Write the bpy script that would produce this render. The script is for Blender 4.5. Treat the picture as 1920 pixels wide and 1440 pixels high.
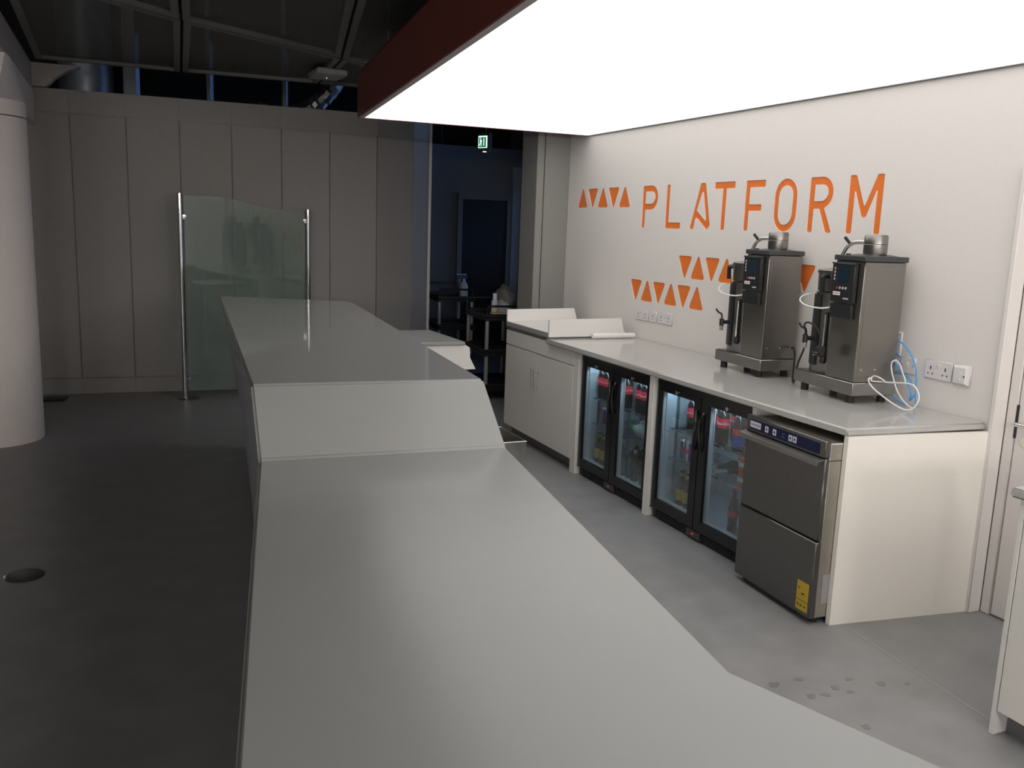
import bpy, bmesh, math, random
from mathutils import Vector, Matrix
random.seed(7)
S = bpy.context.scene
for o in list(bpy.data.objects): bpy.data.objects.remove(o)
C = S.collection
PI = math.pi
R = math.radians

# ------------------------------------------------------------------ camera
F_PX, YAW, PITCH, ROLL, EYE = 1650.0, R(23.88), R(10.10), R(2.072), 1.75
fw = Vector((math.sin(YAW)*math.cos(PITCH), math.cos(YAW)*math.cos(PITCH), -math.sin(PITCH)))
rt = Vector((math.cos(YAW), -math.sin(YAW), 0)); up = rt.cross(fw)
r2 = rt*math.cos(ROLL) + up*math.sin(ROLL); u2 = -rt*math.sin(ROLL) + up*math.cos(ROLL)
cam = bpy.data.objects.new('camera', bpy.data.cameras.new('camera')); C.objects.link(cam)
cam.data.sensor_width = 36; cam.data.lens = 36*F_PX/1920; cam.data.clip_start = 0.02
cam.matrix_world = Matrix(((r2.x,u2.x,-fw.x,0),(r2.y,u2.y,-fw.y,0),(r2.z,u2.z,-fw.z,EYE),(0,0,0,1)))
S.camera = cam

# ------------------------------------------------------------------ world, exposure
W_ = bpy.data.worlds.new('sky'); S.world = W_; W_.use_nodes = True
bg = W_.node_tree.nodes['Background']; bg.inputs[0].default_value = (0.30, 0.52, 1.0, 1); bg.inputs[1].default_value = 2.6
S.view_settings.view_transform = 'Standard'; S.view_settings.look = 'None'
S.view_settings.exposure = 0.22; S.view_settings.gamma = 1.0; S.view_settings.use_curve_mapping = False
CANOPY_L = 1.08          # radiance of the luminous canopy
FRIDGE_L = 6.5           # light strips inside the drinks fridges
FILL_GLOBE_L = 50.0           # radiance of the added fill globes behind the camera
FILL_LAMP_L = 0.6             # radiance of the added linear fill lamps, out of view at the left

# ------------------------------------------------------------------ materials
MATS = {}
def mat(name, col, rough=0.5, metal=0.0, var=0.04, scale=30.0, bump=0.0, spec=0.5, emit=None, es=0.0, alpha=None, coat=0.0, stretch=None, rvar=0.0, lo=None):
    if name in MATS: return MATS[name]
    m = bpy.data.materials.new(name); m.use_nodes = True; nt = m.node_tree; N = nt.nodes; L = nt.links
    b = N['Principled BSDF']
    b.inputs['Roughness'].default_value = rough; b.inputs['Metallic'].default_value = metal
    b.inputs['Specular IOR Level'].default_value = spec; b.inputs['Coat Weight'].default_value = coat
    tc = N.new('ShaderNodeTexCoord'); nz = N.new('ShaderNodeTexNoise'); nz.inputs['Scale'].default_value = scale; nz.inputs['Detail'].default_value = 4
    if stretch:
        mp = N.new('ShaderNodeMapping'); mp.inputs['Scale'].default_value = stretch
        L.new(tc.outputs['Object'], mp.inputs['Vector']); L.new(mp.outputs[0], nz.inputs['Vector'])
    else: L.new(tc.outputs['Object'], nz.inputs['Vector'])
    rp = N.new('ShaderNodeValToRGB')
    rp.color_ramp.elements[0].position = 0.3; rp.color_ramp.elements[1].position = 0.7
    rp.color_ramp.elements[0].color = (*[max(0, c*(1-var)) for c in (lo or col)], 1); rp.color_ramp.elements[1].color = (*[min(1, c*(1+var)) for c in col], 1)
    L.new(nz.outputs['Fac'], rp.inputs[0]); L.new(rp.outputs[0], b.inputs['Base Color'])
    if rvar:
        mr = N.new('ShaderNodeMapRange'); mr.inputs[3].default_value = max(0, rough-rvar); mr.inputs[4].default_value = rough+rvar
        L.new(nz.outputs['Fac'], mr.inputs[0]); L.new(mr.outputs[0], b.inputs['Roughness'])
    if bump:
        bp = N.new('ShaderNodeBump'); bp.inputs['Strength'].default_value = bump; bp.inputs['Distance'].default_value = 0.002
        L.new(nz.outputs['Fac'], bp.inputs['Height']); L.new(bp.outputs[0], b.inputs['Normal'])
    if emit: b.inputs['Emission Color'].default_value = (*emit, 1); b.inputs['Emission Strength'].default_value = es
    MATS[name] = m; return m
def glassmat(name, tint, refl=1.0, haze=0.0, hazecol=(.5,.6,.55), rough=0.0):
    m = bpy.data.materials.new(name); m.use_nodes = True; nt = m.node_tree; N = nt.nodes; L = nt.links
    N.remove(N['Principled BSDF']); out = N['Material Output']
    tr = N.new('ShaderNodeBsdfTransparent'); tr.inputs[0].default_value = (*tint, 1)
    gl = N.new('ShaderNodeBsdfGlossy'); gl.inputs['Roughness'].default_value = rough
    df = N.new('ShaderNodeBsdfDiffuse'); df.inputs[0].default_value = (*hazecol, 1)
    fr = N.new('ShaderNodeFresnel'); fr.inputs[0].default_value = 1.5
    mu = N.new('ShaderNodeMath'); mu.operation = 'MULTIPLY'; mu.inputs[1].default_value = refl; L.new(fr.outputs[0], mu.inputs[0])
    nz = N.new('ShaderNodeTexNoise'); nz.inputs['Scale'].default_value = 3
    hz = N.new('ShaderNodeMath'); hz.operation = 'MULTIPLY'; hz.inputs[1].default_value = haze*2; L.new(nz.outputs['Fac'], hz.inputs[0])
    m1 = N.new('ShaderNodeMixShader'); L.new(hz.outputs[0], m1.inputs[0]); L.new(tr.outputs[0], m1.inputs[1]); L.new(df.outputs[0], m1.inputs[2])
    m2 = N.new('ShaderNodeMixShader'); L.new(mu.outputs[0], m2.inputs[0]); L.new(m1.outputs[0], m2.inputs[1]); L.new(gl.outputs[0], m2.inputs[2])
    L.new(m2.outputs[0], out.inputs[0]); MATS[name] = m; return m
def meshmat(name, col, pitch):
    # expanded-metal sheet: diamond openings cut by transparency
    m = bpy.data.materials.new(name); m.use_nodes = True; nt = m.node_tree; N = nt.nodes; L = nt.links
    b = N['Principled BSDF']; b.inputs['Base Color'].default_value = (*col, 1); b.inputs['Roughness'].default_value = .5; b.inputs['Metallic'].default_value = .2
    tc = N.new('ShaderNodeTexCoord'); sp = N.new('ShaderNodeSeparateXYZ'); L.new(tc.outputs['Object'], sp.inputs[0])
    def M(op, a, c=None):
        n = N.new('ShaderNodeMath'); n.operation = op
        for i, v in enumerate((a, c)):
            if v is None: continue
            if isinstance(v, (int, float)): n.inputs[i].default_value = v
            else: L.new(v, n.inputs[i])
        return n.outputs[0]
    u = M('ABSOLUTE', M('SUBTRACT', M('FRACT', M('MULTIPLY', sp.outputs[0], 1/pitch)), .5))
    v = M('ABSOLUTE', M('SUBTRACT', M('FRACT', M('MULTIPLY', sp.outputs[1], 1/(pitch*2))), .5))
    d = M('ABSOLUTE', M('SUBTRACT', M('ADD', u, v), .5))
    a = M('LESS_THAN', d, .30)
    L.new(a, b.inputs['Alpha']); MATS[name] = m; return m

WALLC = (.80, .785, .77)
mat('wall_white', (.785, .745, .715), .55, var=.012, scale=60, bump=.03)
mat('orange_acrylic', (.83, .20, .035), .35, var=.02)
mat('panel_grey', (.31, .296, .283), .55, var=.03, scale=25, bump=.02)
mat('nib_grey', (.27, .265, .25), .55, var=.02, scale=25)
mat('floor_vinyl', (.265, .263, .263), .42, var=.10, scale=5, bump=.05, rvar=.06, spec=.35)
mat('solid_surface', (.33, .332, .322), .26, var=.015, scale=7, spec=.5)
mat('solid_surface_polished_lit', (.375, .376, .365), .06, var=.01, scale=5, spec=.55)  # polished part of the same stone, reflected light painted in as paler colour
mat('worktop_grey', (.47, .46, .44), .11, var=.04, scale=140, spec=.95)
mat('fascia_blue_grey', (.40, .41, .46), .3, var=.05, scale=6)
mat('laminate_white', (.80, .78, .75), .35, var=.01, scale=80)
mat('laminate_grey', (.80, .775, .73), .38, var=.012, scale=80)
mat('plinth_grey', (.16, .165, .17), .5)
mat('board_edge', (.55, .53, .50), .45, var=.04)
mat('cream_panel', (.90, .86, .79), .35, var=.008, scale=60)
mat('canopy_red', (.17, .035, .025), .35, var=.03)
mat('trim_pale', (.55, .52, .52), .5)
mat('diffuser', (.9, .9, .9), .6, emit=(1.0, .985, .965), es=CANOPY_L, var=0)
mat('black_ceiling', (.012, .013, .013), .8)
mat('steel_frame_dark', (.15, .148, .14), .5, var=.05)
mat('column_paint', (.76, .70, .665), .5, var=.015, scale=40)
mat('concrete_grey', (.40, .385, .36), .7, var=.06, scale=20, bump=.05)
mat('navy_wall', (.17, .185, .205), .6, var=.03)
mat('navy_door', (.022, .026, .035), .4, var=.03)
mat('door_frame_blue', (.30, .37, .45), .4)
mat('void_black', (.01, .01, .011), .8)
mat('chrome', (.78, .78, .78), .06, 1.0, var=.01)
mat('brushed_steel', (.30, .285, .265), .30, 1.0, var=.05, scale=6, stretch=(3, 3, 90), rvar=.05)
mat('brushed_steel_h', (.36, .35, .33), .33, 1.0, var=.06, scale=6, stretch=(60, 2, 2), rvar=.05)
mat('dark_steel', (.20, .195, .185), .33, 1.0, var=.06, scale=5, stretch=(3, 40, 3), rvar=.05)
mat('steel_side', (.55, .52, .46), .4, 1.0, var=.08, scale=8)
mat('handle_steel', (.72, .71, .69), .25, 1.0)
mat('black_plastic', (.018, .019, .02), .38, var=.1)
mat('black_gloss', (.010, .011, .012), .18, var=.1)
mat('black_rubber', (.015, .015, .015), .7)
mat('grey_plastic', (.055, .057, .06), .35)
mat('fridge_liner', (.50, .56, .60), .45)
mat('fridge_gasket', (.52, .54, .55), .5)
mat('shelf_chrome', (.65, .68, .70), .2, 1.0)
mat('led_strip', (.9, .95, 1), .5, emit=(.62, .86, 1.0), es=FRIDGE_L*6, var=0)
mat('red_led', (.3, .01, .02), .5, emit=(1, .02, .08), es=.5, var=0)
mat('socket_white', (.74, .72, .71), .3, var=.01)
mat('socket_hole', (.05, .045, .045), .6)
mat('blue_pvc', (.10, .36, .74), .3)
mat('clear_pvc', (.78, .77, .75), .25)
mat('cola', (.012, .006, .005), .08, coat=.3)
mat('cola_red', (.55, .02, .03), .35)
mat('white_print', (.85, .85, .85), .4)
mat('brown_glass', (.03, .016, .008), .06, coat=.3)
mat('green_glass', (.025, .06, .02), .08, coat=.3)
mat('yellow_label', (.55, .42, .02), .5)
mat('can_blue', (.03, .06, .30), .25, .4)
mat('can_silver', (.62, .64, .68), .22, .9)
mat('can_red', (.55, .02, .03), .3)
mat('milk', (.62, .70, .62), .3)
mat('milk_cap', (.01, .33, .10), .35)
mat('foil_silver', (.75, .76, .78), .22, .9)
mat('snack_orange', (.70, .14, .05), .4)
mat('dw_blue', (.005, .009, .055), .35, spec=.3)
mat('label_pale', (.62, .62, .70), .5)
mat('label_dark', (.04, .04, .05), .5)
mat('warning_yellow', (.62, .42, .03), .5)
mat('label_grey', (.34, .33, .32), .5)
mat('display_glass', (.012, .03, .045), .12)
mat('button_grey', (.45, .48, .52), .4)
mat('button_red', (.5, .03, .05), .4)
mat('trolley_black', (.012, .012, .013), .5)
mat('trolley_leg', (.40, .40, .39), .4, .3)
mat('spray_body', (.42, .46, .52), .35)
mat('spray_blue', (.05, .09, .3), .4)
mat('cloth_white', (.50, .50, .50), .9, bump=.3)
mat('bag_plastic', (.26, .26, .24), .5, bump=.2)
mat('box_yellow', (.50, .43, .10), .6)
mat('paper_white', (.80, .79, .78), .8)
mat('exit_body', (.10, .09, .09), .5)
mat('exit_green', (.01, .12, .07), .4, emit=(.01, .18, .09), es=.55, var=0)
mat('exit_white', (.8, .9, .85), .4, emit=(.75, 1, .88), es=.95, var=0)
mat('lamp_white', (.9, .9, .9), .4, emit=(1, .97, .93), es=2.5, var=0)
mat('fill_globe_glow', (.9, .9, .9), .4, emit=(1, .94, .88), es=FILL_GLOBE_L, var=0)
mat('fill_lamp', (.9, .9, .9), .4, emit=(1, .97, .93), es=FILL_LAMP_L, var=0)
mat('em_light_body', (.30, .30, .29), .4)
mat('duct_metal', (.42, .46, .52), .35, .6, var=.1, scale=12)
mat('foil_duct', (.30, .30, .30), .35, .9, bump=.6, scale=60)
mat('post_paint', (.50, .52, .55), .45)
mat('floor_seam', (.34, .33, .32), .5)
mat('floor_disc', (.05, .05, .052), .4)
mat('bin_steel', (.55, .53, .50), .3, 1.0, var=.12, scale=14)
mat('wet_spot', (.19, .187, .187), .35, var=.1)
mat('brick_pale', (.62, .66, .70), .8, var=.1, scale=10)
glassmat('screen_glass', (.82, .89, .86), 1.0, .25, (.40, .46, .44))
glassmat('fridge_glass', (.88, .92, .94), .4)
glassmat('slit_glass', (.16, .17, .19), 1.0)
glassmat('window_glass', (.9, .93, .95), 1.0)
glassmat('clear_bottle', (.62, .68, .66), 1.6, .10, (.5, .55, .52))
meshmat('expanded_mesh', (.085, .085, .08), .022)

# ------------------------------------------------------------------ mesh building
ROOT = {}
class MB:
    def __init__(s): s.v = []; s.f = []
    def add(s, vs, fs):
        b = len(s.v); s.v += [tuple(p) for p in vs]; s.f += [tuple(b+i for i in f) for f in fs]; return s
    def box(s, x0, x1, y0, y1, z0, z1):
        return s.add([(x0,y0,z0),(x1,y0,z0),(x1,y1,z0),(x0,y1,z0),(x0,y0,z1),(x1,y0,z1),(x1,y1,z1),(x0,y1,z1)],
                     [(3,2,1,0),(4,5,6,7),(0,1,5,4),(1,2,6,5),(2,3,7,6),(3,0,4,7)])
    def hexa(s, b, t):                       # two quads, bottom and top
        return s.add(list(b)+list(t), [(3,2,1,0),(4,5,6,7),(0,1,5,4),(1,2,6,5),(2,3,7,6),(3,0,4,7)])
    def prism(s, poly, z0, z1):
        n = len(poly); a = sum(poly[i][0]*poly[(i+1)%n][1]-poly[(i+1)%n][0]*poly[i][1] for i in range(n))
        if a < 0: poly = poly[::-1]
        return s.add([(x,y,z0) for x,y in poly]+[(x,y,z1) for x,y in poly],
                     [tuple(range(n-1,-1,-1)), tuple(range(n,2*n))]+[(i,(i+1)%n,n+(i+1)%n,n+i) for i in range(n)])
    def lathe(s, prof, c=(0,0,0), n=20, axis=None):
        # prof: list of (radius, height) bottom to top; axis turns the z axis
        vs = []; fs = []; m = len(prof)
        for r, z in prof:
            for k in range(n):
                a = 2*PI*k/n; vs.append(Vector((r*math.cos(a), r*math.sin(a), z)))
        for i in range(m-1):
            for k in range(n): fs.append((i*n+k, i*n+(k+1)%n, (i+1)*n+(k+1)%n, (i+1)*n+k))
        fs.append(tuple(range(n-1,-1,-1))); fs.append(tuple((m-1)*n+k for k in range(n)))
        if axis is not None:
            q = Vector((0,0,1)).rotation_difference(Vector(axis).normalized()); vs = [q@v for v in vs]
        c = Vector(c); return s.add([v+c for v in vs], fs)
    def cyl(s, p0, p1, r, n=14, r1=None):
        p0 = Vector(p0); d = Vector(p1)-p0; return s.lathe([(r,0),(r if r1 is None else r1, d.length)], p0, n, d)
    def tube(s, pts, r, n=8, sub=6):
        P = [Vector(p) for p in pts]
        if sub > 1:
            Q = []
            for i in range(len(P)-1):
                a = P[max(0,i-1)]; b = P[i]; c = P[i+1]; d = P[min(len(P)-1,i+2)]
                for k in range(sub):
                    t = k/sub; Q.append(.5*((2*b)+(-a+c)*t+(2*a-5*b+4*c-d)*t*t+(-a+3*b-3*c+d)*t**3))
            P = Q+[P[-1]]
        vs = []; fs = []; t0 = (P[1]-P[0]).normalized(); nrm = t0.orthogonal().normalized()
        for i, p in enumerate(P):
            t = (P[min(i+1,len(P)-1)]-P[max(i-1,0)]).normalized(); nrm = (nrm-t*nrm.dot(t)).normalized(); bn = t.cross(nrm)
            for k in range(n): a = 2*PI*k/n; vs.append(p+(nrm*math.cos(a)+bn*math.sin(a))*r)
        for i in range(len(P)-1):
            for k in range(n): fs.append((i*n+k, i*n+(k+1)%n, (i+1)*n+(k+1)%n, (i+1)*n+k))
        fs.append(tuple(range(n-1,-1,-1))); fs.append(tuple((len(P)-1)*n+k for k in range(n)))
        return s.add(vs, fs)
    def sphere(s, c, r, n=14, sc=(1,1,1)):
        prof = [(max(1e-4, math.sin(PI*i/8)), -math.cos(PI*i/8)) for i in range(9)]
        b = len(s.v); s.lathe([(a, z) for a, z in prof], (0,0,0), n)
        for i in range(b, len(s.v)):
            x,y,z = s.v[i]; s.v[i] = (c[0]+x*r*sc[0], c[1]+y*r*sc[1], c[2]+z*r*sc[2])
        return s
    def build(s, name, m, parent=None, bevel=0.0, seg=2, smooth=True, world=False, ang=35):
        off = Vector((0,0,0))
        if world and parent is not None:
            q = parent
            while q.parent is not None: q = q.parent
            off = q.location
        me = bpy.data.meshes.new(name); me.from_pydata([tuple(Vector(v)-off) for v in s.v], [], s.f)
        bm = bmesh.new(); bm.from_mesh(me); bmesh.ops.recalc_face_normals(bm, faces=bm.faces)
        if bevel > 0:
            es = [e for e in bm.edges if len(e.link_faces) == 2 and e.calc_face_angle(0) > R(25)]
            bmesh.ops.bevel(bm, geom=es, offset=bevel, segments=seg, affect='EDGES', clamp_overlap=True)
            for f in bm.faces: f.smooth = min(e.calc_length() for e in f.edges) < bevel*1.3 and f.calc_area() < bevel*1.3*max(e.calc_length() for e in f.edges)
        bm.to_mesh(me); bm.free()
        if smooth:
            if bevel <= 0:
                for p in me.polygons: p.use_smooth = True
            keep = [p.use_smooth for p in me.polygons]
            me.set_sharp_from_angle(angle=R(ang))
            me.polygons.foreach_set('use_smooth', keep)
        me.materials.append(MATS[m]); o = bpy.data.objects.new(name, me); C.objects.link(o); o.parent = parent
        return o
def thing(name, label, cat, loc=(0,0,0), rz=0.0, group=None):
    o = bpy.data.objects.new(name, None); C.objects.link(o); o.location = loc; o.rotation_euler = (0,0,rz); o.empty_display_size = .1
    o['label'] = label; o['category'] = cat
    if group: o['group'] = group
    return o
def tag(o, label, cat, group=None):
    o['label'] = label; o['category'] = cat
    if group: o['group'] = group
    return o
def struct(o, label, cat): o['kind'] = 'structure'; o['label'] = label; o['category'] = cat; return o
def copy_tree(o, parent=None):
    c = o.copy(); C.objects.link(c); c.parent = parent
    for ch in [x for x in o.children]: copy_tree(ch, c)
    return c
def box(x0,x1,y0,y1,z0,z1): return MB().box(x0,x1,y0,y1,z0,z1)

def outline_mesh(splines, name, m, depth, parent=None):
    """2D outlines (u to the right on the wall, v up), filled even-odd and extruded; stands on the wall facing -x."""
    cu = bpy.data.curves.new(name, 'CURVE'); cu.dimensions = '2D'; cu.fill_mode = 'BOTH'; cu.extrude = depth/2
    for pts in splines:
        sp = cu.splines.new('POLY'); sp.points.add(len(pts)-1); sp.use_cyclic_u = True
        for p, (u, v) in zip(sp.points, pts): p.co = (u, v, 0, 1)
    ob = bpy.data.objects.new('tmp', cu); C.objects.link(ob)
    dg = bpy.context.evaluated_depsgraph_get(); me = bpy.data.meshes.new_from_object(ob.evaluated_get(dg))
    bpy.data.objects.remove(ob); bpy.data.curves.remove(cu)
    # u -> -y, v -> z, w -> -x
    for v in me.vertices: u, vv, w = v.co; v.co = (-w, -u, vv)
    me.name = name; me.materials.clear(); me.materials.append(MATS[m])
    o = bpy.data.objects.new(name, me); C.objects.link(o); o.parent = parent
    return o
def rounded(poly, r, n=4):
    out = []; k = len(poly)
    for i in range(k):
        p = Vector(poly[i]); a = Vector(poly[i-1])-p; b = Vector(poly[(i+1)%k])-p
        rr = min(r, a.length*.45, b.length*.45); a.normalize(); b.normalize()
        if a.dot(b) < -.995: out.append(tuple(p)); continue
        for j in range(n+1):
            t = j/n; q = (1-t)**2*(p+a*rr)+2*t*(1-t)*p+t*t*(p+b*rr); out.append((q.x, q.y))
    return out
def arc(cx, cy, rx, ry, a0, a1, n=12): return [(cx+rx*math.cos(R(a0+(a1-a0)*i/n)), cy+ry*math.sin(R(a0+(a1-a0)*i/n))) for i in range(n+1)]
def text_mesh(txt, size, name):
    cu = bpy.data.curves.new(name, 'FONT'); cu.body = txt; cu.size = size; cu.align_x = 'CENTER'; cu.align_y = 'CENTER'; cu.extrude = .0004; cu.resolution_u = 2
    ob = bpy.data.objects.new('tmp', cu); C.objects.link(ob); dg = bpy.context.evaluated_depsgraph_get()
    me = bpy.data.meshes.new_from_object(ob.evaluated_get(dg)); bpy.data.objects.remove(ob); bpy.data.curves.remove(cu); return me

# ================================================================== THE SETTING
WX = 3.68                       # face of the sign wall
struct(box(-7, 6.2, -7.5, 13, -.12, 0).build('floor', 'floor_vinyl', smooth=False), 'grey vinyl floor of the bar hall', 'floor')
fl = bpy.data.objects['floor']
MB().hexa([(2.962,2.80,-.002),(2.970,2.80,-.002),(2.879,1.70,-.002),(2.871,1.70,-.002)],[(2.962,2.80,.0012),(2.970,2.80,.0012),(2.879,1.70,.0012),(2.871,1.70,.0012)]).build('floor_seam', 'floor_seam', fl, smooth=False)
struct(box(-7.2, 6.4, -7.7, 13.2, 4.4, 4.6).build('ceiling', 'black_ceiling', smooth=False), 'black ceiling void above the mesh panels', 'ceiling')
struct(box(-7.2, -7, -7.7, 13.2, 0, 4.4).build('wall_west', 'concrete_grey', smooth=False), 'plain wall at the far left of the hall', 'wall')
struct(box(-7, 6.2, -7.7, -7.5, 0, 4.4).build('wall_south', 'concrete_grey', smooth=False), 'plain wall behind the photographer', 'wall')

# ---- sign wall: a facing with cut-out letters over a backing
def tri(c, base, up=True, w=.165, h=.158):
    w *= 1.13
    v0 = base; v1 = base+h
    p = [(c-w/2, v0), (c+w/2, v0), (c, v1+.02)] if up else [(c-w/2, v1), (c, v0-.02), (c+w/2, v1)]
    q = rounded(p, .028, 5); return [(u, min(max(v, v0), v1)) for u, v in q]
SIGN = []   # (splines, what, label)
t = .043; HT = .315; VB = 1.782
def shift(sp, u0): return [[(u0+u, VB+v) for u, v in s] for s in sp]
# P L A T F O R M, u measured as -y
def bowl(w, v0, v1, t, left):
    rr = (v1-v0)/2; c = (v0+v1)/2
    outer = arc(w-rr, c, rr, rr, -90, 90); inner = [(left, v0+t)]+arc(w-rr, c, rr-t, rr-t, -90, 90)+[(left, v1-t)]
    return outer, inner
o_, i_ = bowl(.213, .137, HT, t, t)
LET = {}
LET['P'] = shift([[(0,.008),(.008,0),(t-.008,0),(t,.008),(t,.137)]+o_+[(.008,HT),(0,HT-.008)], i_], -5.952)
LET['L'] = shift([rounded([(0,0),(.197,0),(.197,t),(t,t),(t,HT),(0,HT)], .008)], -5.624)
LET['A'] = shift([rounded([(0,0),(.046,0),(.064,.073),(.080,.078),(.200,-.004),(.240,.026),(.162,HT),(.104,HT)], .012),
                  rounded([(.077,.128),(.184,.056),(.186,.070),(.137,.255),(.127,.250)], .006)], -5.310)
LET['T'] = shift([rounded([(0,HT),(0,HT-t),(.089,HT-t),(.089,0),(.133,0),(.133,HT-t),(.222,HT-t),(.222,HT)], .008)], -5.044)
LET['F'] = shift([rounded([(0,0),(t,0),(t,.125),(.165,.125),(.165,.165),(t,.165),(t,HT-t),(.190,HT-t),(.190,HT),(0,HT)], .008)], -4.711)
LET['O'] = shift([arc(.1, HT-.105, .1, .105, 0, 180)+arc(.1, .105, .1, .105, 180, 360), arc(.1, HT-.105, .06, .065, 0, 180)+arc(.1, .105, .06, .065, 180, 360)], -4.427)
o_, i_ = bowl(.190, .135, HT, t, t)
LET['R'] = shift([[(0,.008),(.008,0),(t-.008,0),(t,.008),(t,.135),(.085,.135),(.148,.004),(.154,0),(.190,0),(.196,.008),(.128,.138)]+o_[3:]+[(.008,HT),(0,HT-.008)], i_], -4.124)
LET['M'] = shift([rounded([(0,0),(.044,0),(.044,.232),(.105,.088),(.139,.088),(.200,.232),(.200,0),(.244,0),(.244,HT),(.196,HT),(.122,.145),(.048,HT),(0,HT)], .010)], -3.816)
for k in 'PLATFORM': SIGN.append((LET[k], 'letter', 'orange cut-out letter %s recessed in the white wall' % k))
ordn = ['first','second','third','fourth','fifth','sixth']
TRI = []
for i in range(5): TRI.append((tri(-6.935+i*.177, 1.939, i%2==0), 'upper row beside the lettering, %s from the left' % ordn[i]))
for i in range(4): TRI.append((tri(-5.333+i*.1605, 1.434, i%2==1, .155), 'middle row, %s from the left' % ordn[i]))
TRI.append((tri(-4.262, 1.436, True, .155), 'middle row, just right of the farther coffee brewer'))
TRI.append((tri(-4.100, 1.436, False, .155), 'middle row, between the two coffee brewers'))
for i in range(6): TRI.append((tri(-5.978+i*.1625, 1.223, i%2==1, .158), 'bottom row above the sockets, %s from the left' % ordn[i]))
for s_, w_ in TRI: SIGN.append(([s_], 'tri', 'orange recessed triangle in the %s' % w_))
holes = [sp for s_, _, _ in SIGN for sp in s_]
face = outline_mesh([[(-7.215,0),(-2.77,0),(-2.77,2.62),(-7.215,2.62)]]+holes, 'wall_east', 'wall_white', .007)
face.location.x = WX+.0035; struct(face, 'white painted wall with cut-out orange lettering', 'wall')
box(WX+.0072, WX+.06, 2.77, 7.215, 0, 4.4).build('backing_board', 'wall_white', face, smooth=False).location.x = -(WX+.0035)
box(WX, WX+.0071, 2.77, 7.215, 2.621, 4.4).build('upper_wall', 'wall_white', face, smooth=False).location.x = -(WX+.0035)
for s_, kind, lab in SIGN:
    o = outline_mesh(s_, 'sign_letter' if kind == 'letter' else 'sign_triangle', 'orange_acrylic', .0016)
    ys = [v.co.y for v in o.data.vertices]; zs = [v.co.z for v in o.data.vertices]; cy = (min(ys)+max(ys))/2; cz = min(zs)
    for v in o.data.vertices: v.co.y -= cy; v.co.z -= cz
    o.location = (WX+.0062, cy, cz); tag(o, lab, 'letter' if kind == 'letter' else 'triangle', 'orange wall lettering' if kind == 'letter' else 'orange wall triangles')
# nib at the far end of the sign wall, with a joint
nib = struct(box(3.44, 3.75, 7.22, 7.55, 0, 4.4).build('wall_nib', 'nib_grey', bevel=.002, smooth=False), 'pale grey wall end beyond the lettering', 'wall')
box(3.365, 3.436, 7.225, 7.55, 0, 4.4).build('edge_post', 'nib_grey', nib, bevel=.004)
# near end: return strip, architrave, door
struct(box(3.755, 3.95, -3, 7.2, 0, 4.4).build('wall_east_recess', 'wall_white', smooth=False), 'white wall set back around the door', 'wall')
tr1 = struct(box(3.735, 3.754, 2.695, 2.745, 0, 2.1).build('trim_1', 'wall_white', bevel=.004), 'white door architrave beside the sign wall', 'trim')
box(3.655, 3.735, 2.745, 2.769, 0, 2.1).build('scribe_strip', 'wall_white', tr1, bevel=.003)
dr = struct(box(3.738, 3.753, 1.80, 2.688, .012, 2.05).build('door_1', 'wall_white', bevel=.0015), 'white flush door at the right edge', 'door')
MB().cyl((3.700,2.615,.945),(3.700,2.665,.945),.010).cyl((3.738,2.622,.945),(3.700,2.622,.945),.010).cyl((3.700,2.665,.945),(3.712,2.672,.945),.010).build('door_handle', 'handle_steel', dr)
MB().cyl((3.738,2.622,.945),(3.732,2.622,.945),.026,20).build('handle_rose', 'handle_steel', dr)
MB().cyl((3.738,2.630,.868),(3.731,2.630,.868),.026,20).build('lock_rose', 'handle_steel', dr)
box(3.734, 3.7375, 2.684, 2.696, .875, 1.03).build('strike_plate', 'black_plastic', dr)

# ---- left wall: tall panels, band above, base band
pan_x = [-1.37,-.893,-.416,.061,.534,1.011,1.486,1.963]
def wl(x): return 9.365 - .065*x            # wall line
arcp = [(1.963,wl(1.963)),(2.46,9.235),(2.90,9.38),(3.16,9.58)]
st = [(x, wl(x)) for x in pan_x]+arcp[1:]
core = MB()
for (a, b) in zip(st[:-1], st[1:]):
    core.hexa([(a[0],a[1]+.02,0),(b[0],b[1]+.02,0),(b[0],b[1]+.2,0),(a[0],a[1]+.2,0)], [(a[0],a[1]+.02,2.85),(b[0],b[1]+.02,2.85),(b[0],b[1]+.2,2.85),(a[0],a[1]+.2,2.85)])
core.hexa([(-6.9,wl(-6.9),0),(-1.37,wl(-1.37),0),(-1.37,wl(-1.37)+.2,0),(-6.9,wl(-6.9)+.2,0)],[(-6.9,wl(-6.9),2.85),(-1.37,wl(-1.37),2.85),(-1.37,wl(-1.37)+.2,2.85),(-6.9,wl(-6.9)+.2,2.85)])
wn = struct(core.build('wall_north', 'concrete_grey', smooth=False), 'grey panelled wall with a curved right end', 'wall')
def strip(name, z0, z1, proud, gap, m, bev):
    for i, (a, b) in enumerate(zip(st[:-1], st[1:])):
        d = Vector((b[0]-a[0], b[1]-a[1])); ln = d.length; d.normalize(); n = Vector((d.y, -d.x))
        A = Vector(a)+d*gap/2; B = Vector(b)-d*gap/2; seg = 1
        q = [A+n*(proud-.02), B+n*(proud-.02), B-n*.02, A-n*.02]
        MB().hexa([(v.x,v.y,z0) for v in q], [(v.x,v.y,z1) for v in q]).build(name, m, wn, bevel=bev, smooth=False)
strip('wall_panel', .158, 2.632, .018, .009, 'panel_grey', .0025)
strip('base_panel', 0, .149, .016, .0005, 'panel_grey', .0005)
strip('top_band', 2.642, 2.85, .020, .0005, 'panel_grey', .0005)
box(3.135, 3.165, 9.56, 9.62, 0, 2.85).build('end_trim', 'laminate_white', wn)

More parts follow.
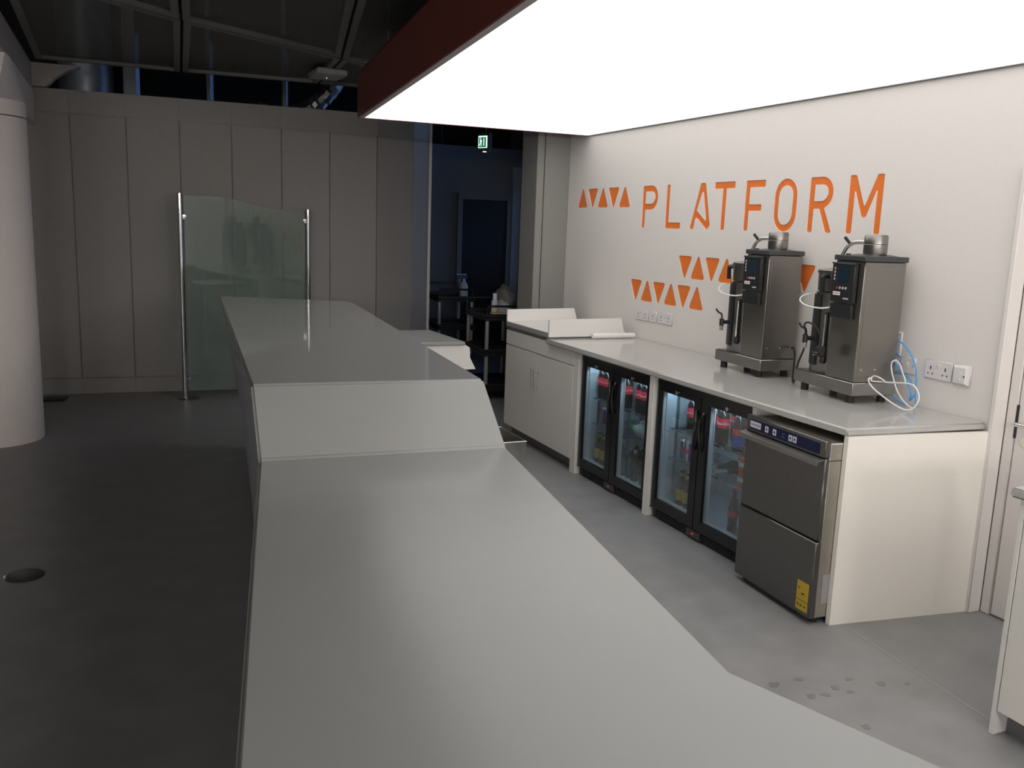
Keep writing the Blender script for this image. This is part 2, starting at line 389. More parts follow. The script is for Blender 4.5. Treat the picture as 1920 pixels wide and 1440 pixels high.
# ---- dark lobby beyond
nv = struct(box(2.6, 6.2, 12.0, 12.2, 0, 2.85).build('wall_lobby', 'navy_wall', smooth=False), 'dark blue wall at the back of the lobby', 'wall')
slots = [(.218,.274),(1.110,1.173),(2.081,2.144),(4.287,4.352)]; wf = MB().box(-7,6.2,12.6,12.8,0,2.7).box(-7,6.2,12.6,12.8,4.0,4.4); xa = -7
for a, b in slots+[(6.2,6.2)]: wf.box(xa,a,12.6,12.8,2.7,4.0); xa = b
struct(wf.build('wall_far', 'void_black', smooth=False), 'black wall high behind the panelled wall', 'wall')
for i, (a, b) in enumerate(slots):
    w_ = struct(MB().box(a,a+.004,12.66,12.7,2.7,4.0).box(b-.004,b,12.66,12.7,2.7,4.0).build('window_%d' % (i+3), 'steel_frame_dark', smooth=False), 'narrow daylit slit window high in the black wall, %s from the left' % ['first','second','third','fourth'][i], 'window')
    box(a+.004,b-.004,12.67,12.676,2.7,4.0).build('pane', 'slit_glass', w_, smooth=False)
d2 = struct(box(4.43, 5.12, 11.97, 12.0, 0, 2.12).build('door_2', 'navy_door', smooth=False), 'dark navy door in the lobby', 'door')
f2 = MB().box(4.36,4.43,11.95,12.0,0,2.19).box(5.12,5.19,11.95,12.0,0,2.19).box(4.43,5.12,11.95,12.0,2.12,2.19)
struct(f2.build('trim_2', 'navy_wall', smooth=False), 'frame around the navy lobby door', 'trim')
box(5.19, 5.31, 11.93, 12.0, 0, 2.6).build('frame_lining', 'door_frame_blue', bpy.data.objects['trim_2'])
# lobby right wall with the window
lw = MB(); LX = 5.42
lw.box(LX, LX+.2, 7.0, 9.3, 0, 4.4).box(LX, LX+.2, 9.3, 11.85, 0, .98).box(LX, LX+.2, 9.3, 11.85, 2.24, 2.95).box(LX, LX+.2, 11.85, 12.7, 0, 4.4).box(LX, LX+.2, 9.3, 11.85, 3.6, 4.4)
struct(lw.build('wall_lobby_east', 'navy_wall', smooth=False), 'dark lobby wall holding the window', 'wall')
struct(box(3.75, LX+.2, 7.0, 7.2, 0, 4.4).build('wall_lobby_south', 'navy_wall', smooth=False), 'hidden wall behind the sign wall end', 'wall')
wd = struct(MB().box(LX+.05,LX+.1,9.3,9.36,.98,2.24).box(LX+.05,LX+.1,11.79,11.85,.98,2.24).box(LX+.05,LX+.1,9.36,11.79,.98,1.03).box(LX+.05,LX+.1,9.36,11.79,2.19,2.24).box(LX+.05,LX+.1,10.55,10.6,1.03,2.19).build('window_1', 'black_plastic', smooth=False), 'daylit window at the side of the lobby', 'window')
box(LX+.07, LX+.076, 9.36, 10.55, 1.03, 2.19).build('pane', 'window_glass', wd, smooth=False); box(LX+.07, LX+.076, 10.6, 11.79, 1.03, 2.19).build('pane', 'window_glass', wd, smooth=False)
wd2 = struct(MB().box(LX+.05,LX+.1,9.3,9.36,2.95,3.6).box(LX+.05,LX+.1,11.79,11.85,2.95,3.6).box(LX+.05,LX+.1,9.36,11.79,2.95,3.0).box(LX+.05,LX+.1,9.36,11.79,3.55,3.6).build('window_2', 'black_plastic', smooth=False), 'clerestory window above the lobby', 'window')
box(LX+.07, LX+.076, 9.36, 11.79, 3.0, 3.55).build('pane', 'window_glass', wd2, smooth=False)
ext = struct(box(9.0, 9.3, 6, 26, -2, 3.2).build('wall_outside', 'brick_pale', smooth=False), 'pale brick wall outside the window', 'wall')
for z in range(14):
    box(8.99, 9.0, 6, 26, .2+z*.22, .205+z*.22).build('mortar_joint', 'post_paint', ext, smooth=False)
pl = bpy.data.lights.new('window_portal', 'AREA'); pl.shape = 'RECTANGLE'; pl.size = 2.6; pl.size_y = 2.55; pl.cycles.is_portal = True
po = bpy.data.objects.new('window_portal', pl); C.objects.link(po); po.location = (LX+.22, 10.6, 2.3); po.rotation_euler = (0, R(90), 0)

# posts, duct and cables in the dark gap above the panelled wall
for x, w, lab in ((.128, .124, 'wide pale steel post beside the round duct above the panelled wall'), (.953, .034, 'narrow pale steel post above the panelled wall, second from the duct'), (1.798, .034, 'narrow pale steel post above the panelled wall, left of the emergency light')):
    T = thing('steel_post', lab, 'post', (x, 11.0, 0), group='steel posts behind the panelled wall')
    box(-w/2, -w/2+.01, -.06, .06, 0, 4.4).build('flange', 'post_paint', T); box(w/2-.01, w/2, -.06, .06, 0, 4.4).build('flange', 'post_paint', T); box(-w/2+.01, w/2-.01, -.01, .01, 0, 4.4).build('web', 'post_paint', T)
T = thing('round_duct', 'blue-grey round metal duct rising behind the panelled wall', 'duct', (-.31, 11.1, 0))
MB().lathe([(.275,0),(.275,4.4)], n=36).build('pipe', 'duct_metal', T); MB().lathe([(.285,2.9),(.285,2.94)], n=36).build('joint_ring', 'duct_metal', T)
T = thing('flexible_duct', 'crumpled foil duct sagging above the panelled wall', 'duct', (2.2, 10.6, 2.9))
ft = MB(); pts = [(-.75,.1,.05),(-.45,0,.0),(-.15,0,.12),(.1,0,.38),(.2,.1,.6)]
ft.tube(pts, .10, 12, 8)
for i in range(len(ft.v)):
    if (i//12) % 2: x, y, z = ft.v[i]; ft.v[i] = (x, y+.012*random.uniform(-1,1), z+.014)
ft.build('foil_sleeve', 'foil_duct', T, ang=10)
MB().cyl((.2,.1,.55),(.2,.1,1.5),.006,6).build('hanger_wire', 'steel_frame_dark', T)

# ---- suspended mesh ceiling panels
ZC = 3.06
KC = (ZC-1.75)/1.45      # panel corners below were surveyed for a 3.2 m ceiling
def mesh_panel(q, lab, bw=.05):
    q = [(x*KC, y*KC) for x, y in q]
    c = Vector((sum(p[0] for p in q)/4, sum(p[1] for p in q)/4))
    T = thing('ceiling_mesh_panel', lab, 'ceiling panel', (c.x, c.y, ZC), group='suspended mesh ceiling panels')
    P = [Vector(p)-c for p in q]
    inn = []
    for i in range(4):
        a = P[i-1]-P[i]; b = P[(i+1)%4]-P[i]; a.normalize(); b.normalize(); s = abs(a.x*b.y-a.y*b.x); inn.append(P[i]+(a+b)*(bw/max(s,.2)))
    for i in range(4):
        j = (i+1) % 4; qd = [P[i], P[j], inn[j], inn[i]]
        MB().hexa([(v.x,v.y,0) for v in qd], [(v.x,v.y,.05) for v in qd]).build('frame_bar', 'steel_frame_dark', T, bevel=.003, smooth=False)
    MB().add([(v.x,v.y,.03) for v in inn], [(0,1,2,3)]).build('mesh_sheet', 'expanded_mesh', T, smooth=False)
g = .012
mesh_panel([(-.66,6.62),(.46,7.50),(.60,10.09),(-.72,10.13)], 'dark mesh ceiling panel at the left, next to the column')
mesh_panel([(.46+2*g,7.51),(1.88,8.36),(1.985,9.98),(.60+2*g,10.09)], 'dark mesh ceiling panel in the middle, over the panelled wall')
mesh_panel([(1.88+2*g,8.37),(3.4,9.3),(3.4,9.9),(1.985+2*g,9.98)], 'dark mesh ceiling panel behind the red canopy')
mesh_panel([(-1.3,3.6),(.22,4.2),(.45,7.46),(-.68,6.55)], 'dark mesh ceiling panel at the top left, nearest')
mesh_panel([(.22+2*g,4.22),(1.22,4.7),(1.86,8.30),(.45+2*g,7.47)], 'dark mesh ceiling panel left of the red canopy, nearest')
mesh_panel([(1.22+2*g,4.72),(2.9,5.5),(3.2,9.1),(1.86+2*g,8.31)], 'dark mesh ceiling panel hidden mostly by the red canopy')
T = thing('emergency_light', 'small pale emergency light under the mesh ceiling', 'light', (1.90*KC, 9.08*KC, ZC-.002))
MB().hexa([(-.13,-.17,-.05),(.16,-.15,-.05),(.13,.19,-.05),(-.13,.2,-.05)],[(-.12,-.2,0),(.15,-.18,0),(.12,.2,0),(-.13,.21,0)]).build('body', 'em_light_body', T, bevel=.01)
MB().cyl((.01,.05,-.054),(.01,.05,-.05),.005,8).build('indicator', 'exit_white', T)
# suspension wire of the canopy
tag(MB().cyl((1.78,6.4,2.85),(1.78,6.4,4.4),.004,6).build('suspension_wire', 'steel_frame_dark'), 'thin wire holding the red canopy', 'wire')

# ---- round column with flared capital
T = thing('round_column', 'pale round column with flared grey capital at the left', 'column', (-.98, 7.66, 0))
MB().lathe([(.355,0),(.355,2.405)], n=64).build('shaft', 'column_paint', T)
MB().lathe([(.349,2.405),(.349,2.412)], n=64).build('shadow_gap', 'black_rubber', T)
MB().lathe([(.357,2.412),(.357,2.52)], n=64).build('collar', 'column_paint', T)
n = 32; ring_ = [(.357*math.cos(2*PI*i/n), .357*math.sin(2*PI*i/n), 2.5201) for i in range(n)]
def onrect(a, x0, x1, y0, y1):
    dx, dy = math.cos(a), math.sin(a); k = min((x1 if dx > 0 else x0)/dx if abs(dx) > 1e-6 else 9, (y1 if dy > 0 else y0)/dy if abs(dy) > 1e-6 else 9); return (dx*k, dy*k)
topr = [(*onrect(2*PI*i/n, -.42, .29, -.42, .42), 2.81) for i in range(n)]
MB().add(ring_+topr, [(i,(i+1)%n,n+(i+1)%n,n+i) for i in range(n)]+[tuple(range(n-1,-1,-1)), tuple(range(n,2*n))]).build('capital', 'column_paint', T, ang=20)
MB().box(-.42,.28,-2.6,1.70,2.811,3.055).build('beam', 'concrete_grey', T, smooth=False)
MB().box(-.35,.285,.30,1.68,2.52,2.8105).build('web_wall', 'column_paint', T, smooth=False)
br_ = [(.281,2.852),(.38,2.852),(.42,2.88),(.47,2.935),(.56,3.0),(.68,3.055),(.281,3.055)]; nb = len(br_)
MB().add([(x,1.66,z) for x,z in br_]+[(x,1.80,z) for x,z in br_], [tuple(range(nb)), tuple(range(2*nb-1,nb-1,-1))]+[(i,nb+i,nb+(i+1)%nb,(i+1)%nb) for i in range(nb)]).build('brace', 'concrete_grey', T, smooth=False)

# ================================================================== LUMINOUS CANOPY
ZB, ZT = 2.537, 2.868
FL_, FR_, NR_, NL_ = (1.69,6.947), (3.672,6.871), (3.672,-3.0), (.754,-3.0)
T = thing('light_canopy', 'large luminous white canopy with dark red sides over the bar', 'canopy', (2.4, 3.0, ZB))
def side(a, b, name, m, th=.012, z0=ZB, z1=ZT):
    a = Vector(a); b = Vector(b); d = (b-a).normalized(); n = Vector((-d.y, d.x))*th
    MB().hexa([(a.x,a.y,z0),(b.x,b.y,z0),((b+n).x,(b+n).y,z0),((a+n).x,(a+n).y,z0)], [(a.x,a.y,z1),(b.x,b.y,z1),((b+n).x,(b+n).y,z1),((a+n).x,(a+n).y,z1)]).build(name, m, T, world=True, smooth=False)
side(FL_, NL_, 'fascia_panel', 'canopy_red'); side(FR_, FL_, 'fascia_panel', 'canopy_red'); side(NL_, NR_, 'fascia_panel', 'canopy_red'); side(NR_, FR_, 'fascia_panel', 'steel_frame_dark')
MB().prism([FL_, FR_, NR_, NL_], ZT-.01, ZT).build('top_board', 'canopy_red', T, world=True, smooth=False)
ins = [(FL_[0]+.05,FL_[1]-.012),(FR_[0]-.014,FR_[1]-.014),(NR_[0]-.014,NR_[1]+.014),(NL_[0]+.05,NL_[1]+.014)]
MB().prism(ins, ZB+.004, ZB+.012).build('diffuser', 'diffuser', T, world=True, smooth=False)
MB().hexa([(FL_[0]+.012,FL_[1]-.012,ZB+.001),(NL_[0]+.012,NL_[1]+.014,ZB+.001),(NL_[0]+.05,NL_[1]+.014,ZB+.001),(FL_[0]+.05,FL_[1]-.012,ZB+.001)],[(FL_[0]+.012,FL_[1]-.012,ZB+.013),(NL_[0]+.012,NL_[1]+.014,ZB+.013),(NL_[0]+.05,NL_[1]+.014,ZB+.013),(FL_[0]+.05,FL_[1]-.012,ZB+.013)]).build('edge_trim', 'trim_pale', T, world=True, smooth=False)

# linear fill lamps, added out of view to brighten the left side
k_ = 0
for x in (-2.6, -4.6):
    for y in (-5.0, -1.6, 1.8, 5.0):
        k_ += 1
        T = thing('fill_lamp', 'added long white fill lamp out of view at the left, %s row, %s from the back' % ('near' if x > -3 else 'far', ordn[[-5.0,-1.6,1.8,5.0].index(y)]), 'lamp', (x, y, 2.9), group='added fill lamps out of view at the left')
        box(-.07,.07,-.75,.75,.004,.05).build('housing', 'em_light_body', T, bevel=.004); box(-.06,.06,-.74,.74,-.004,.0035).build('tube_cover', 'fill_lamp', T, smooth=False)
        for yy in (-.6,.6): MB().cyl((0,yy,.05),(0,yy,1.5),.004,6).build('hanging_wire', 'steel_frame_dark', T)

# invented globe lamps behind the camera, added to lift the low upright surfaces
gi = 0
for x in (-5.6, -3.6, -1.2, 1.6, 3.0):
    for y in (-6.2, -4.5, -3.3):
        gi += 1
        T = thing('fill_globe', 'added round white fill lamp, %s row behind the photographer, %s from the left' % (('back','middle','front')[[-6.2,-4.5,-3.3].index(y)], ordn[[-5.6,-3.6,-1.2,1.6,3.0].index(x)]), 'lamp', (x, y, 2.05), group='added globe fill lamps behind the camera')
        MB().sphere((0,0,.16), .16, 16).build('globe', 'fill_globe_glow', T); MB().cyl((0,0,.315),(0,0,.36),.04,12).build('gallery', 'handle_steel', T); MB().cyl((0,0,.36),(0,0,2.35),.004,6).build('flex', 'black_rubber', T)

# ================================================================== BAR COUNTER
UZ, LZ, TH = 1.15, .92, .045
UFL, UFR, UNR, UNL = (.658,7.095), (1.576,6.638), (1.295,3.204), (.407,3.276)
LFL, LFR = (.402,3.057), (1.317,3.004)
LK, LE, LN = (1.048,1.264), (1.33,.48), (.005,.50)
T = thing('bar_counter', 'long angular grey solid-surface bar counter with a raised far half', 'counter', (.85, 3.2, 0))
def slab(top, th): return [(x,y,z-th) for x,y,z in top], top
top_ = MB()
rows = [(UFL,UFR,UZ),(UNL,UNR,UZ),(LFL,LFR,LZ)]
vs = []; 
for a, b_, z in rows: vs += [(a[0],a[1],z),(b_[0],b_[1],z)]
vs += [(LN[0],LN[1],LZ),(LE[0],LE[1],LZ),(LK[0],LK[1],LZ)]
nv_ = len(vs)
# top faces: upper deck, step, lower deck ; ring for the sides
ring = [0,2,4,6,7,8,5,3,1]
fs = [(0,2,3,1),(2,4,5,3),(4,6,7,8,5)]
lowv = [(x,y,z-TH) for x,y,z in vs]
fs += [tuple(nv_+i for i in f[::-1]) for f in fs]
for i in range(len(ring)):
    a, b_ = ring[i], ring[(i+1)%len(ring)]; fs.append((a,b_,nv_+b_,nv_+a))
ct_ = top_.add(vs+lowv, fs).build('counter_top', 'solid_surface', T, world=True, bevel=.010, seg=3, ang=22)
ct_.data.materials.append(MATS['solid_surface_polished_lit'])
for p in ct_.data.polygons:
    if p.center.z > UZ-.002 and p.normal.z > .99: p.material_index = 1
# customer-side fascia, leaning back to the floor
bx = lambda y: .43+(y-3.1)*.1035
stn = [6.87, 5.55, 4.35, 3.27]; tl = lambda y: .407+(y-3.276)*(.251/3.819)
prev = None
for i in range(3):
    y0, y1 = stn[i], stn[i+1]; yt0 = y0+(.22 if i == 0 else 0); k = .03
    MB().hexa([(bx(y0),y0,0),(bx(y1),y1,0),(bx(y1)+k,y1,0),(bx(y0)+k,y0,0)],[(tl(yt0)+.02,yt0-.004,UZ-TH),(tl(y1)+.02,y1,UZ-TH),(tl(y1)+.02+k,y1,UZ-TH),(tl(yt0)+.02+k,yt0-.004,UZ-TH)]).build('fascia_panel', 'fascia_blue_grey', T, world=True, bevel=.002, smooth=False)
MB().hexa([(.42,3.06,0),(.06,.53,0),(.10,.53,0),(.46,3.06,0)],[(.415,3.06,LZ-TH),(.03,.53,LZ-TH),(.07,.53,LZ-TH),(.455,3.06,LZ-TH)]).build('fascia_panel', 'fascia_blue_grey', T, world=True, bevel=.002, smooth=False)
MB().hexa([(bx(3.26),3.26,0),(.428,3.065,0),(.458,3.065,0),(bx(3.26)+.03,3.26,0)],[(tl(3.26)+.02,3.26,UZ-TH-.025),(.425,3.065,LZ-TH-.01),(.455,3.065,LZ-TH-.01),(tl(3.26)+.05,3.26,UZ-TH-.025)]).build('fascia_panel', 'fascia_blue_grey', T, world=True, smooth=False)
# end and staff-side boards
MB().hexa([(.83,6.86,0),(1.45,6.60,0),(1.45,6.57,0),(.83,6.83,0)],[(.69,7.06,UZ-TH),(1.53,6.64,UZ-TH),(1.53,6.61,UZ-TH),(.69,7.03,UZ-TH)]).build('end_panel', 'fascia_blue_grey', T, world=True, smooth=False)
MB().hexa([(1.40,6.6,0),(1.12,3.2,0),(1.09,3.2,0),(1.37,6.6,0)],[(1.40,6.6,UZ-TH),(1.12,3.2,UZ-TH),(1.09,3.2,UZ-TH),(1.37,6.6,UZ-TH)]).build('staff_panel', 'laminate_white', T, world=True, smooth=False)
MB().hexa([(1.12,3.1,0),(.90,1.3,0),(.87,1.3,0),(1.09,3.1,0)],[(1.12,3.1,LZ-TH),(.90,1.3,LZ-TH),(.87,1.3,LZ-TH),(1.09,3.1,LZ-TH)]).build('staff_panel', 'laminate_white', T, world=True, smooth=False)
MB().hexa([(.90,1.28,0),(1.15,.55,0),(1.12,.55,0),(.87,1.28,0)],[(.90,1.28,LZ-TH),(1.15,.55,LZ-TH),(1.12,.55,LZ-TH),(.87,1.28,LZ-TH)]).build('staff_panel', 'laminate_white', T, world=True, smooth=False)

# lower back shelf on the staff side of the bar
T = thing('counter_shelf', 'low grey shelf with white end behind the raised bar', 'shelf', (1.95, 6.2, .75))
MB().prism([(1.62,5.93),(2.245,5.93),(2.215,6.66),(1.62,6.66)], .895, .92).build('shelf_top', 'solid_surface', T, world=True, bevel=.004)
prof = [(1.62,.894),(2.255,.894),(2.285,.875),(2.29,.80),(2.335,.715),(1.62,.705)]
ep = MB(); n_ = len(prof)
ep.add([(x,5.945,z) for x,z in prof]+[(x,5.965,z) for x,z in prof], [tuple(range(n_)), tuple(range(2*n_-1,n_-1,-1))]+[(i,n_+i,n_+(i+1)%n_,(i+1)%n_) for i in range(n_)]).build('end_board', 'laminate_white', T, world=True, smooth=False)
MB().hexa([(2.28,5.97,.715),(2.32,5.97,.715),(2.27,6.66,.715),(2.23,6.66,.715)],[(2.23,5.97,.89),(2.25,5.97,.89),(2.215,6.66,.89),(2.19,6.66,.89)]).build('front_board', 'laminate_white', T, world=True, smooth=False)
MB().box(1.62,1.66,6.0,6.6,0,.894).build('support_board', 'plinth_grey', T, world=True)

# ---- glass screen with chrome posts
GA, GB = Vector((.495, 8.935)), Vector((1.72, 9.13)); gd = (GB-GA).normalized(); gl = (GB-GA).length
T = thing('glass_screen', 'tinted glass screen with wavy top between two chrome posts', 'screen', (GA.x, GA.y, 0), math.atan2(gd.y, gd.x))
for u, h, nm in ((0, 1.955, 'left'), (gl, 1.855, 'right')):
    p = MB().lathe([(.001,0),(.024,0),(.024,h-.004),(.020,h),(.001,h)], (u,0,0), 24).build('post', 'chrome', T)
    MB().lathe([(.105,0),(.105,.004),(.095,.010),(.026,.014)], (u+.03,-.01,0), 32).build('base_plate', 'brushed_steel', p)
def clamp(u, z, s):
    MB().lathe([(.001,-.012),(.022,-.010),(.024,0),(.022,.010),(.001,.012)], (u+s*.034,0,z), 16, (0,1,0)).cyl((u+s*.02,0,z),(u+s*.034,0,z),.010).build('glass_clamp', 'chrome', T)
clamp(0,1.735,1); clamp(0,.20,1); clamp(gl,1.735,-1); clamp(gl,.22,-1)
n_ = 28; us = [.036+(gl-.072)*i/n_ for i in range(n_+1)]
def wav(u): s = min(1, max(0, (u-.30)/(.72))); return 1.935-.10*(s*s*(3-2*s))
gv = [(u,-.005,.085) for u in us]+[(u,-.005,wav(u)) for u in us]+[(u,.005,.085) for u in us]+[(u,.005,wav(u)) for u in us]; m_ = n_+1
gf = []
for i in range(n_): gf += [(i,i+1,m_+i+1,m_+i),(2*m_+i+1,2*m_+i,3*m_+i,3*m_+i+1),(m_+i,m_+i+1,3*m_+i+1,3*m_+i),(i+1,i,2*m_+i,2*m_+i+1)]
gf += [(0,m_,3*m_,2*m_),(n_,2*m_+n_,3*m_+n_,m_+n_)]
MB().add(gv, gf).build('glass_pane', 'screen_glass', T, smooth=False)

# ================================================================== BACK COUNTER RUN
ZC_ = .927; FX = 2.955          # worktop top, fridge front
tag(MB().prism([(2.90,5.96),(WX-.002,5.96),(WX-.002,2.795),(2.90,2.872)], ZC_-.036, ZC_).build('worktop', 'worktop_grey', bevel=.007, seg=3, ang=25), 'long grey worktop with rounded edge along the sign wall', 'worktop')

# base cabinet under the trays
T = thing('base_cabinet', 'pale grey base cabinet with two doors left of the fridges', 'cabinet', (3.2, 6.14, 0))
MB().box(2.955,3.64,5.545,6.77,.10,.889).build('carcass', 'laminate_grey', T, world=True, smooth=False)
MB().box(3.005,3.60,5.545,6.76,0,.10).build('plinth', 'plinth_grey', T, world=True, smooth=False)
box(2.933,2.954,5.545,5.975,.785,.884).build('drawer_front', 'laminate_grey', T, world=True, bevel=.0015)
box(2.933,2.954,5.977,6.775,.785,.903).build('drawer_front', 'laminate_grey', T, world=True, bevel=.0015)
box(2.937,3.66,5.9625,6.77,.904,.9265).build('sub_top', 'plinth_grey', T, world=True); box(2.9545,3.64,5.9625,6.77,.8892,.904).build('packer', 'laminate_grey', T, world=True)
for y0, y1, hy in ((6.162,6.775,6.185),(5.545,6.158,6.125)):
    d = box(2.933,2.954,y0,y1,.098,.778).build('door', 'laminate_grey', T, world=True, bevel=.0015)
    h = MB().cyl((2.903,hy,.50),(2.903,hy,.66),.006).cyl((2.933,hy,.525),(2.903,hy,.525),.005,10).cyl((2.933,hy,.635),(2.903,hy,.635),.005,10)
    h.build('bar_handle', 'handle_steel', d, world=True)
# upright boards between the units
for y0, y1, lab in ((5.468,5.541,'white upright board between the grey cabinet and the fridges'),(4.487,4.538,'white upright board between the two fridges'),(3.528,3.562,'white upright board between the fridge and the dishwasher')):
    tag(box(2.935,3.64,y0,y1,0,.8895).build('support_board', 'laminate_white', bevel=.002), lab, 'board')
# skewed end panel
tag(MB().hexa([(2.905,2.892,0),(2.905,2.866,0),(3.672,2.735+.026,0),(3.672,2.787,0)],[(2.905,2.892,.890),(2.905,2.866,.890),(3.672,2.735+.026,.890),(3.672,2.787,.890)]).build('end_panel', 'cream_panel', bevel=.001, smooth=False), 'large white end panel closing the counter beside the dishwasher', 'panel')
# display fridges -------------------------------------------------
def fridge(yc, lab):
    T = thing('display_fridge', lab, 'fridge', (2.955, yc, 0), group='under-counter drinks fridges')   # local: x into the wall, y to the left
    w = .447; D = .50; a = lambda mb, n, m, p=T, **k: mb.build(n, m, p, **k)
    a(box(.045,D,-w,w,.845,.866), 'top_panel', 'black_plastic'); a(box(.045,D,-w,-w+.022,.02,.845), 'side_panel', 'black_plastic'); a(box(.045,D,w-.022,w,.02,.845), 'side_panel', 'black_plastic')
    a(box(D-.02,D,-w+.022,w-.022,.02,.845), 'back_panel', 'fridge_liner'); a(box(.045,D-.02,-w+.022,w-.022,.02,.105), 'floor_panel', 'fridge_liner', smooth=False)
    a(box(.05,D-.02,-w+.0225,-w+.03,.105,.845), 'side_liner', 'fridge_liner'); a(box(.05,D-.02,w-.03,w-.0225,.105,.845), 'side_liner', 'fridge_liner')
    for s in (-1, 1): 
        for xx in (.12, .38): a(box(xx,xx+.02,s*(w-.034)-.003,s*(w-.034)+.003,.15,.78), 'shelf_rail', 'shelf_chrome')
    a(box(.052,.064,-w+.05,w-.05,.815,.826), 'light_strip', 'led_strip')
    a(box(-.002,.0445,-w,w,.8425,.880), 'header_rail', 'black_gloss')
    # plinth grille
    gr = a(box(.02,.045,-w,w,.012,.062), 'grille', 'black_plastic')
    for s0 in (-.42, .08):
        for k in range(22): a(box(.012,.0198,s0+k*.0155,s0+k*.0155+.008,.018,.056), 'grille_slat', 'black_plastic', gr, smooth=False)
    dsp = a(box(.004,.0198,-.065,.065,.014,.060), 'thermostat', 'grey_plastic', gr, bevel=.002); a(box(.0025,.0038,-.008,.012,.034,.042), 'digits', 'red_led', gr)
    # shelves
    for z in (.572,.388):
        sh = a(MB().box(.075,.083,-w+.036,w-.036,z-.004,z+.006), 'wire_shelf', 'shelf_chrome')
        wr = MB()
        for k in range(40): y = -w+.045+k*(2*w-.09)/39; wr.box(.083,.44,y-.0015,y+.0015,z-.0015,z+.0015)
        for xx in (.2,.32,.44): wr.box(xx,xx+.004,-w+.036,w-.036,z-.006,z-.0016)
        o = a(wr, 'shelf_wires', 'shelf_chrome', sh, smooth=False)
    # doors
    for s in (-1, 1):
        y0, y1 = (0.004, w) if s > 0 else (-w, -.004)
        m0, m1 = (.062,.036) if s > 0 else (.036,.062)          # inner edge carries the handle
        g0, g1, z0, z1 = y0+m0, y1-m1, .128, .807
        fr = MB().box(0,.04,y0,g0,.068,.842).box(0,.04,g1,y1,.068,.842).box(0,.04,g0,g1,.068,z0).box(0,.04,g0,g1,z1,.842)
        d = a(fr, 'door', 'black_gloss', smooth=False)
        a(box(.012,.018,g0-.004,g1+.004,z0-.004,z1+.004), 'glass', 'fridge_glass', d, smooth=False)
        gk = MB().box(.0395,.046,g0,g0+.012,z0,z1).box(.0395,.046,g1-.012,g1,z0,z1).box(.0395,.046,g0+.012,g1-.012,z0,z0+.010).box(.0395,.046,g0+.012,g1-.012,z1-.010,z1)
        a(gk, 'gasket', 'fridge_gasket', d, smooth=False)
        rv = MB().box(.019,.0394,g0,g0+.003,z0,z1).box(.019,.0394,g1-.003,g1,z0,z1).box(.019,.0394,g0+.003,g1-.003,z0,z0+.003).box(.019,.0394,g0+.003,g1-.003,z1-.003,z1)
        a(rv, 'glazing_reveal', 'fridge_gasket', d, smooth=False)
        hy = .030*s
        a(MB().tube([(0,hy+s*.004,.760),(-.012,hy,.742),(-.018,hy-s*.012,.68),(-.018,hy-s*.004,.61),(-.012,hy+s*.002,.555),(0,hy+s*.004,.535)], .0075, 8, 5), 'handle', 'black_gloss', d)
        a(MB().cyl((0,(g0+g1)/2,.825),(-.008,(g0+g1)/2,.825),.011,16), 'lock', 'handle_steel', d)
    for s in (-1,1): a(box(.0,.044,s*w-.012,s*w+.012,.064,.0675), 'hinge', 'grey_plastic')
    return T
fridge(5.005, 'black two-door drinks fridge beside the grey cabinet')
fridge(4.025, 'black two-door drinks fridge beside the dishwasher')

# ---- drinks
def lathe_part(prof, name, m, T, n=14): return MB().lathe(prof, n=n).build(name, m, T)
def wrap_text(txt, r, size, z, T, name='lettering', ang0=PI):
    me = text_mesh(txt, size, name)
    for v in me.vertices:
        a = ang0 + v.co.x/r; zz = z+v.co.y; rr = r+.0006+v.co.z; v.co = (rr*math.cos(a), rr*math.sin(a), zz)
    me.materials.append(MATS['white_print']); o = bpy.data.objects.new(name, me); C.objects.link(o); o.parent = T; return o
def cola(lab):
    T = thing('cola_bottle', lab, 'bottle', group='cola bottles in the fridges')
    lathe_part([(.001,.0),(.026,.0),(.033,.012),(.033,.085),(.0335,.15),(.031,.172),(.020,.202),(.0125,.215),(.0125,.222)], 'body', 'cola', T)
    l = lathe_part([(.0343,.098),(.0346,.10),(.0346,.152),(.0343,.154)], 'label', 'cola_red', T); wrap_text('Coca-Cola', .0346, .021, .126, l)
    lathe_part([(.014,.2225),(.0145,.224),(.0145,.238),(.013,.240)], 'cap', 'cola_red', T); return T
def contour(lab):
    T = thing('contour_bottle', lab, 'bottle')
    lathe_part([(.001,0),(.028,0),(.031,.02),(.026,.055),(.030,.10),(.031,.12),(.029,.14),(.018,.18),(.012,.21),(.012,.235)], 'body', 'cola', T)
    l = lathe_part([(.0312,.094),(.0322,.10),(.0322,.122),(.031,.128)], 'label', 'can_red', T)
    lathe_part([(.0135,.2355),(.014,.238),(.014,.250),(.012,.252)], 'cap', 'cola_red', T); return T
def beer(lab):
    T = thing('brown_bottle', lab, 'bottle', group='brown bottles with yellow labels')
    lathe_part([(.001,0),(.031,0),(.033,.006),(.033,.125),(.026,.155),(.0145,.178),(.013,.222)], 'body', 'brown_glass', T)
    lathe_part([(.0336,.035),(.0337,.036),(.0337,.105),(.0336,.106)], 'label', 'yellow_label', T); lathe_part([(.0155,.185),(.0140,.205)], 'neck_label', 'yellow_label', T)
    lathe_part([(.0145,.2225),(.0150,.224),(.0145,.232),(.010,.234)], 'cap', 'foil_silver', T); return T
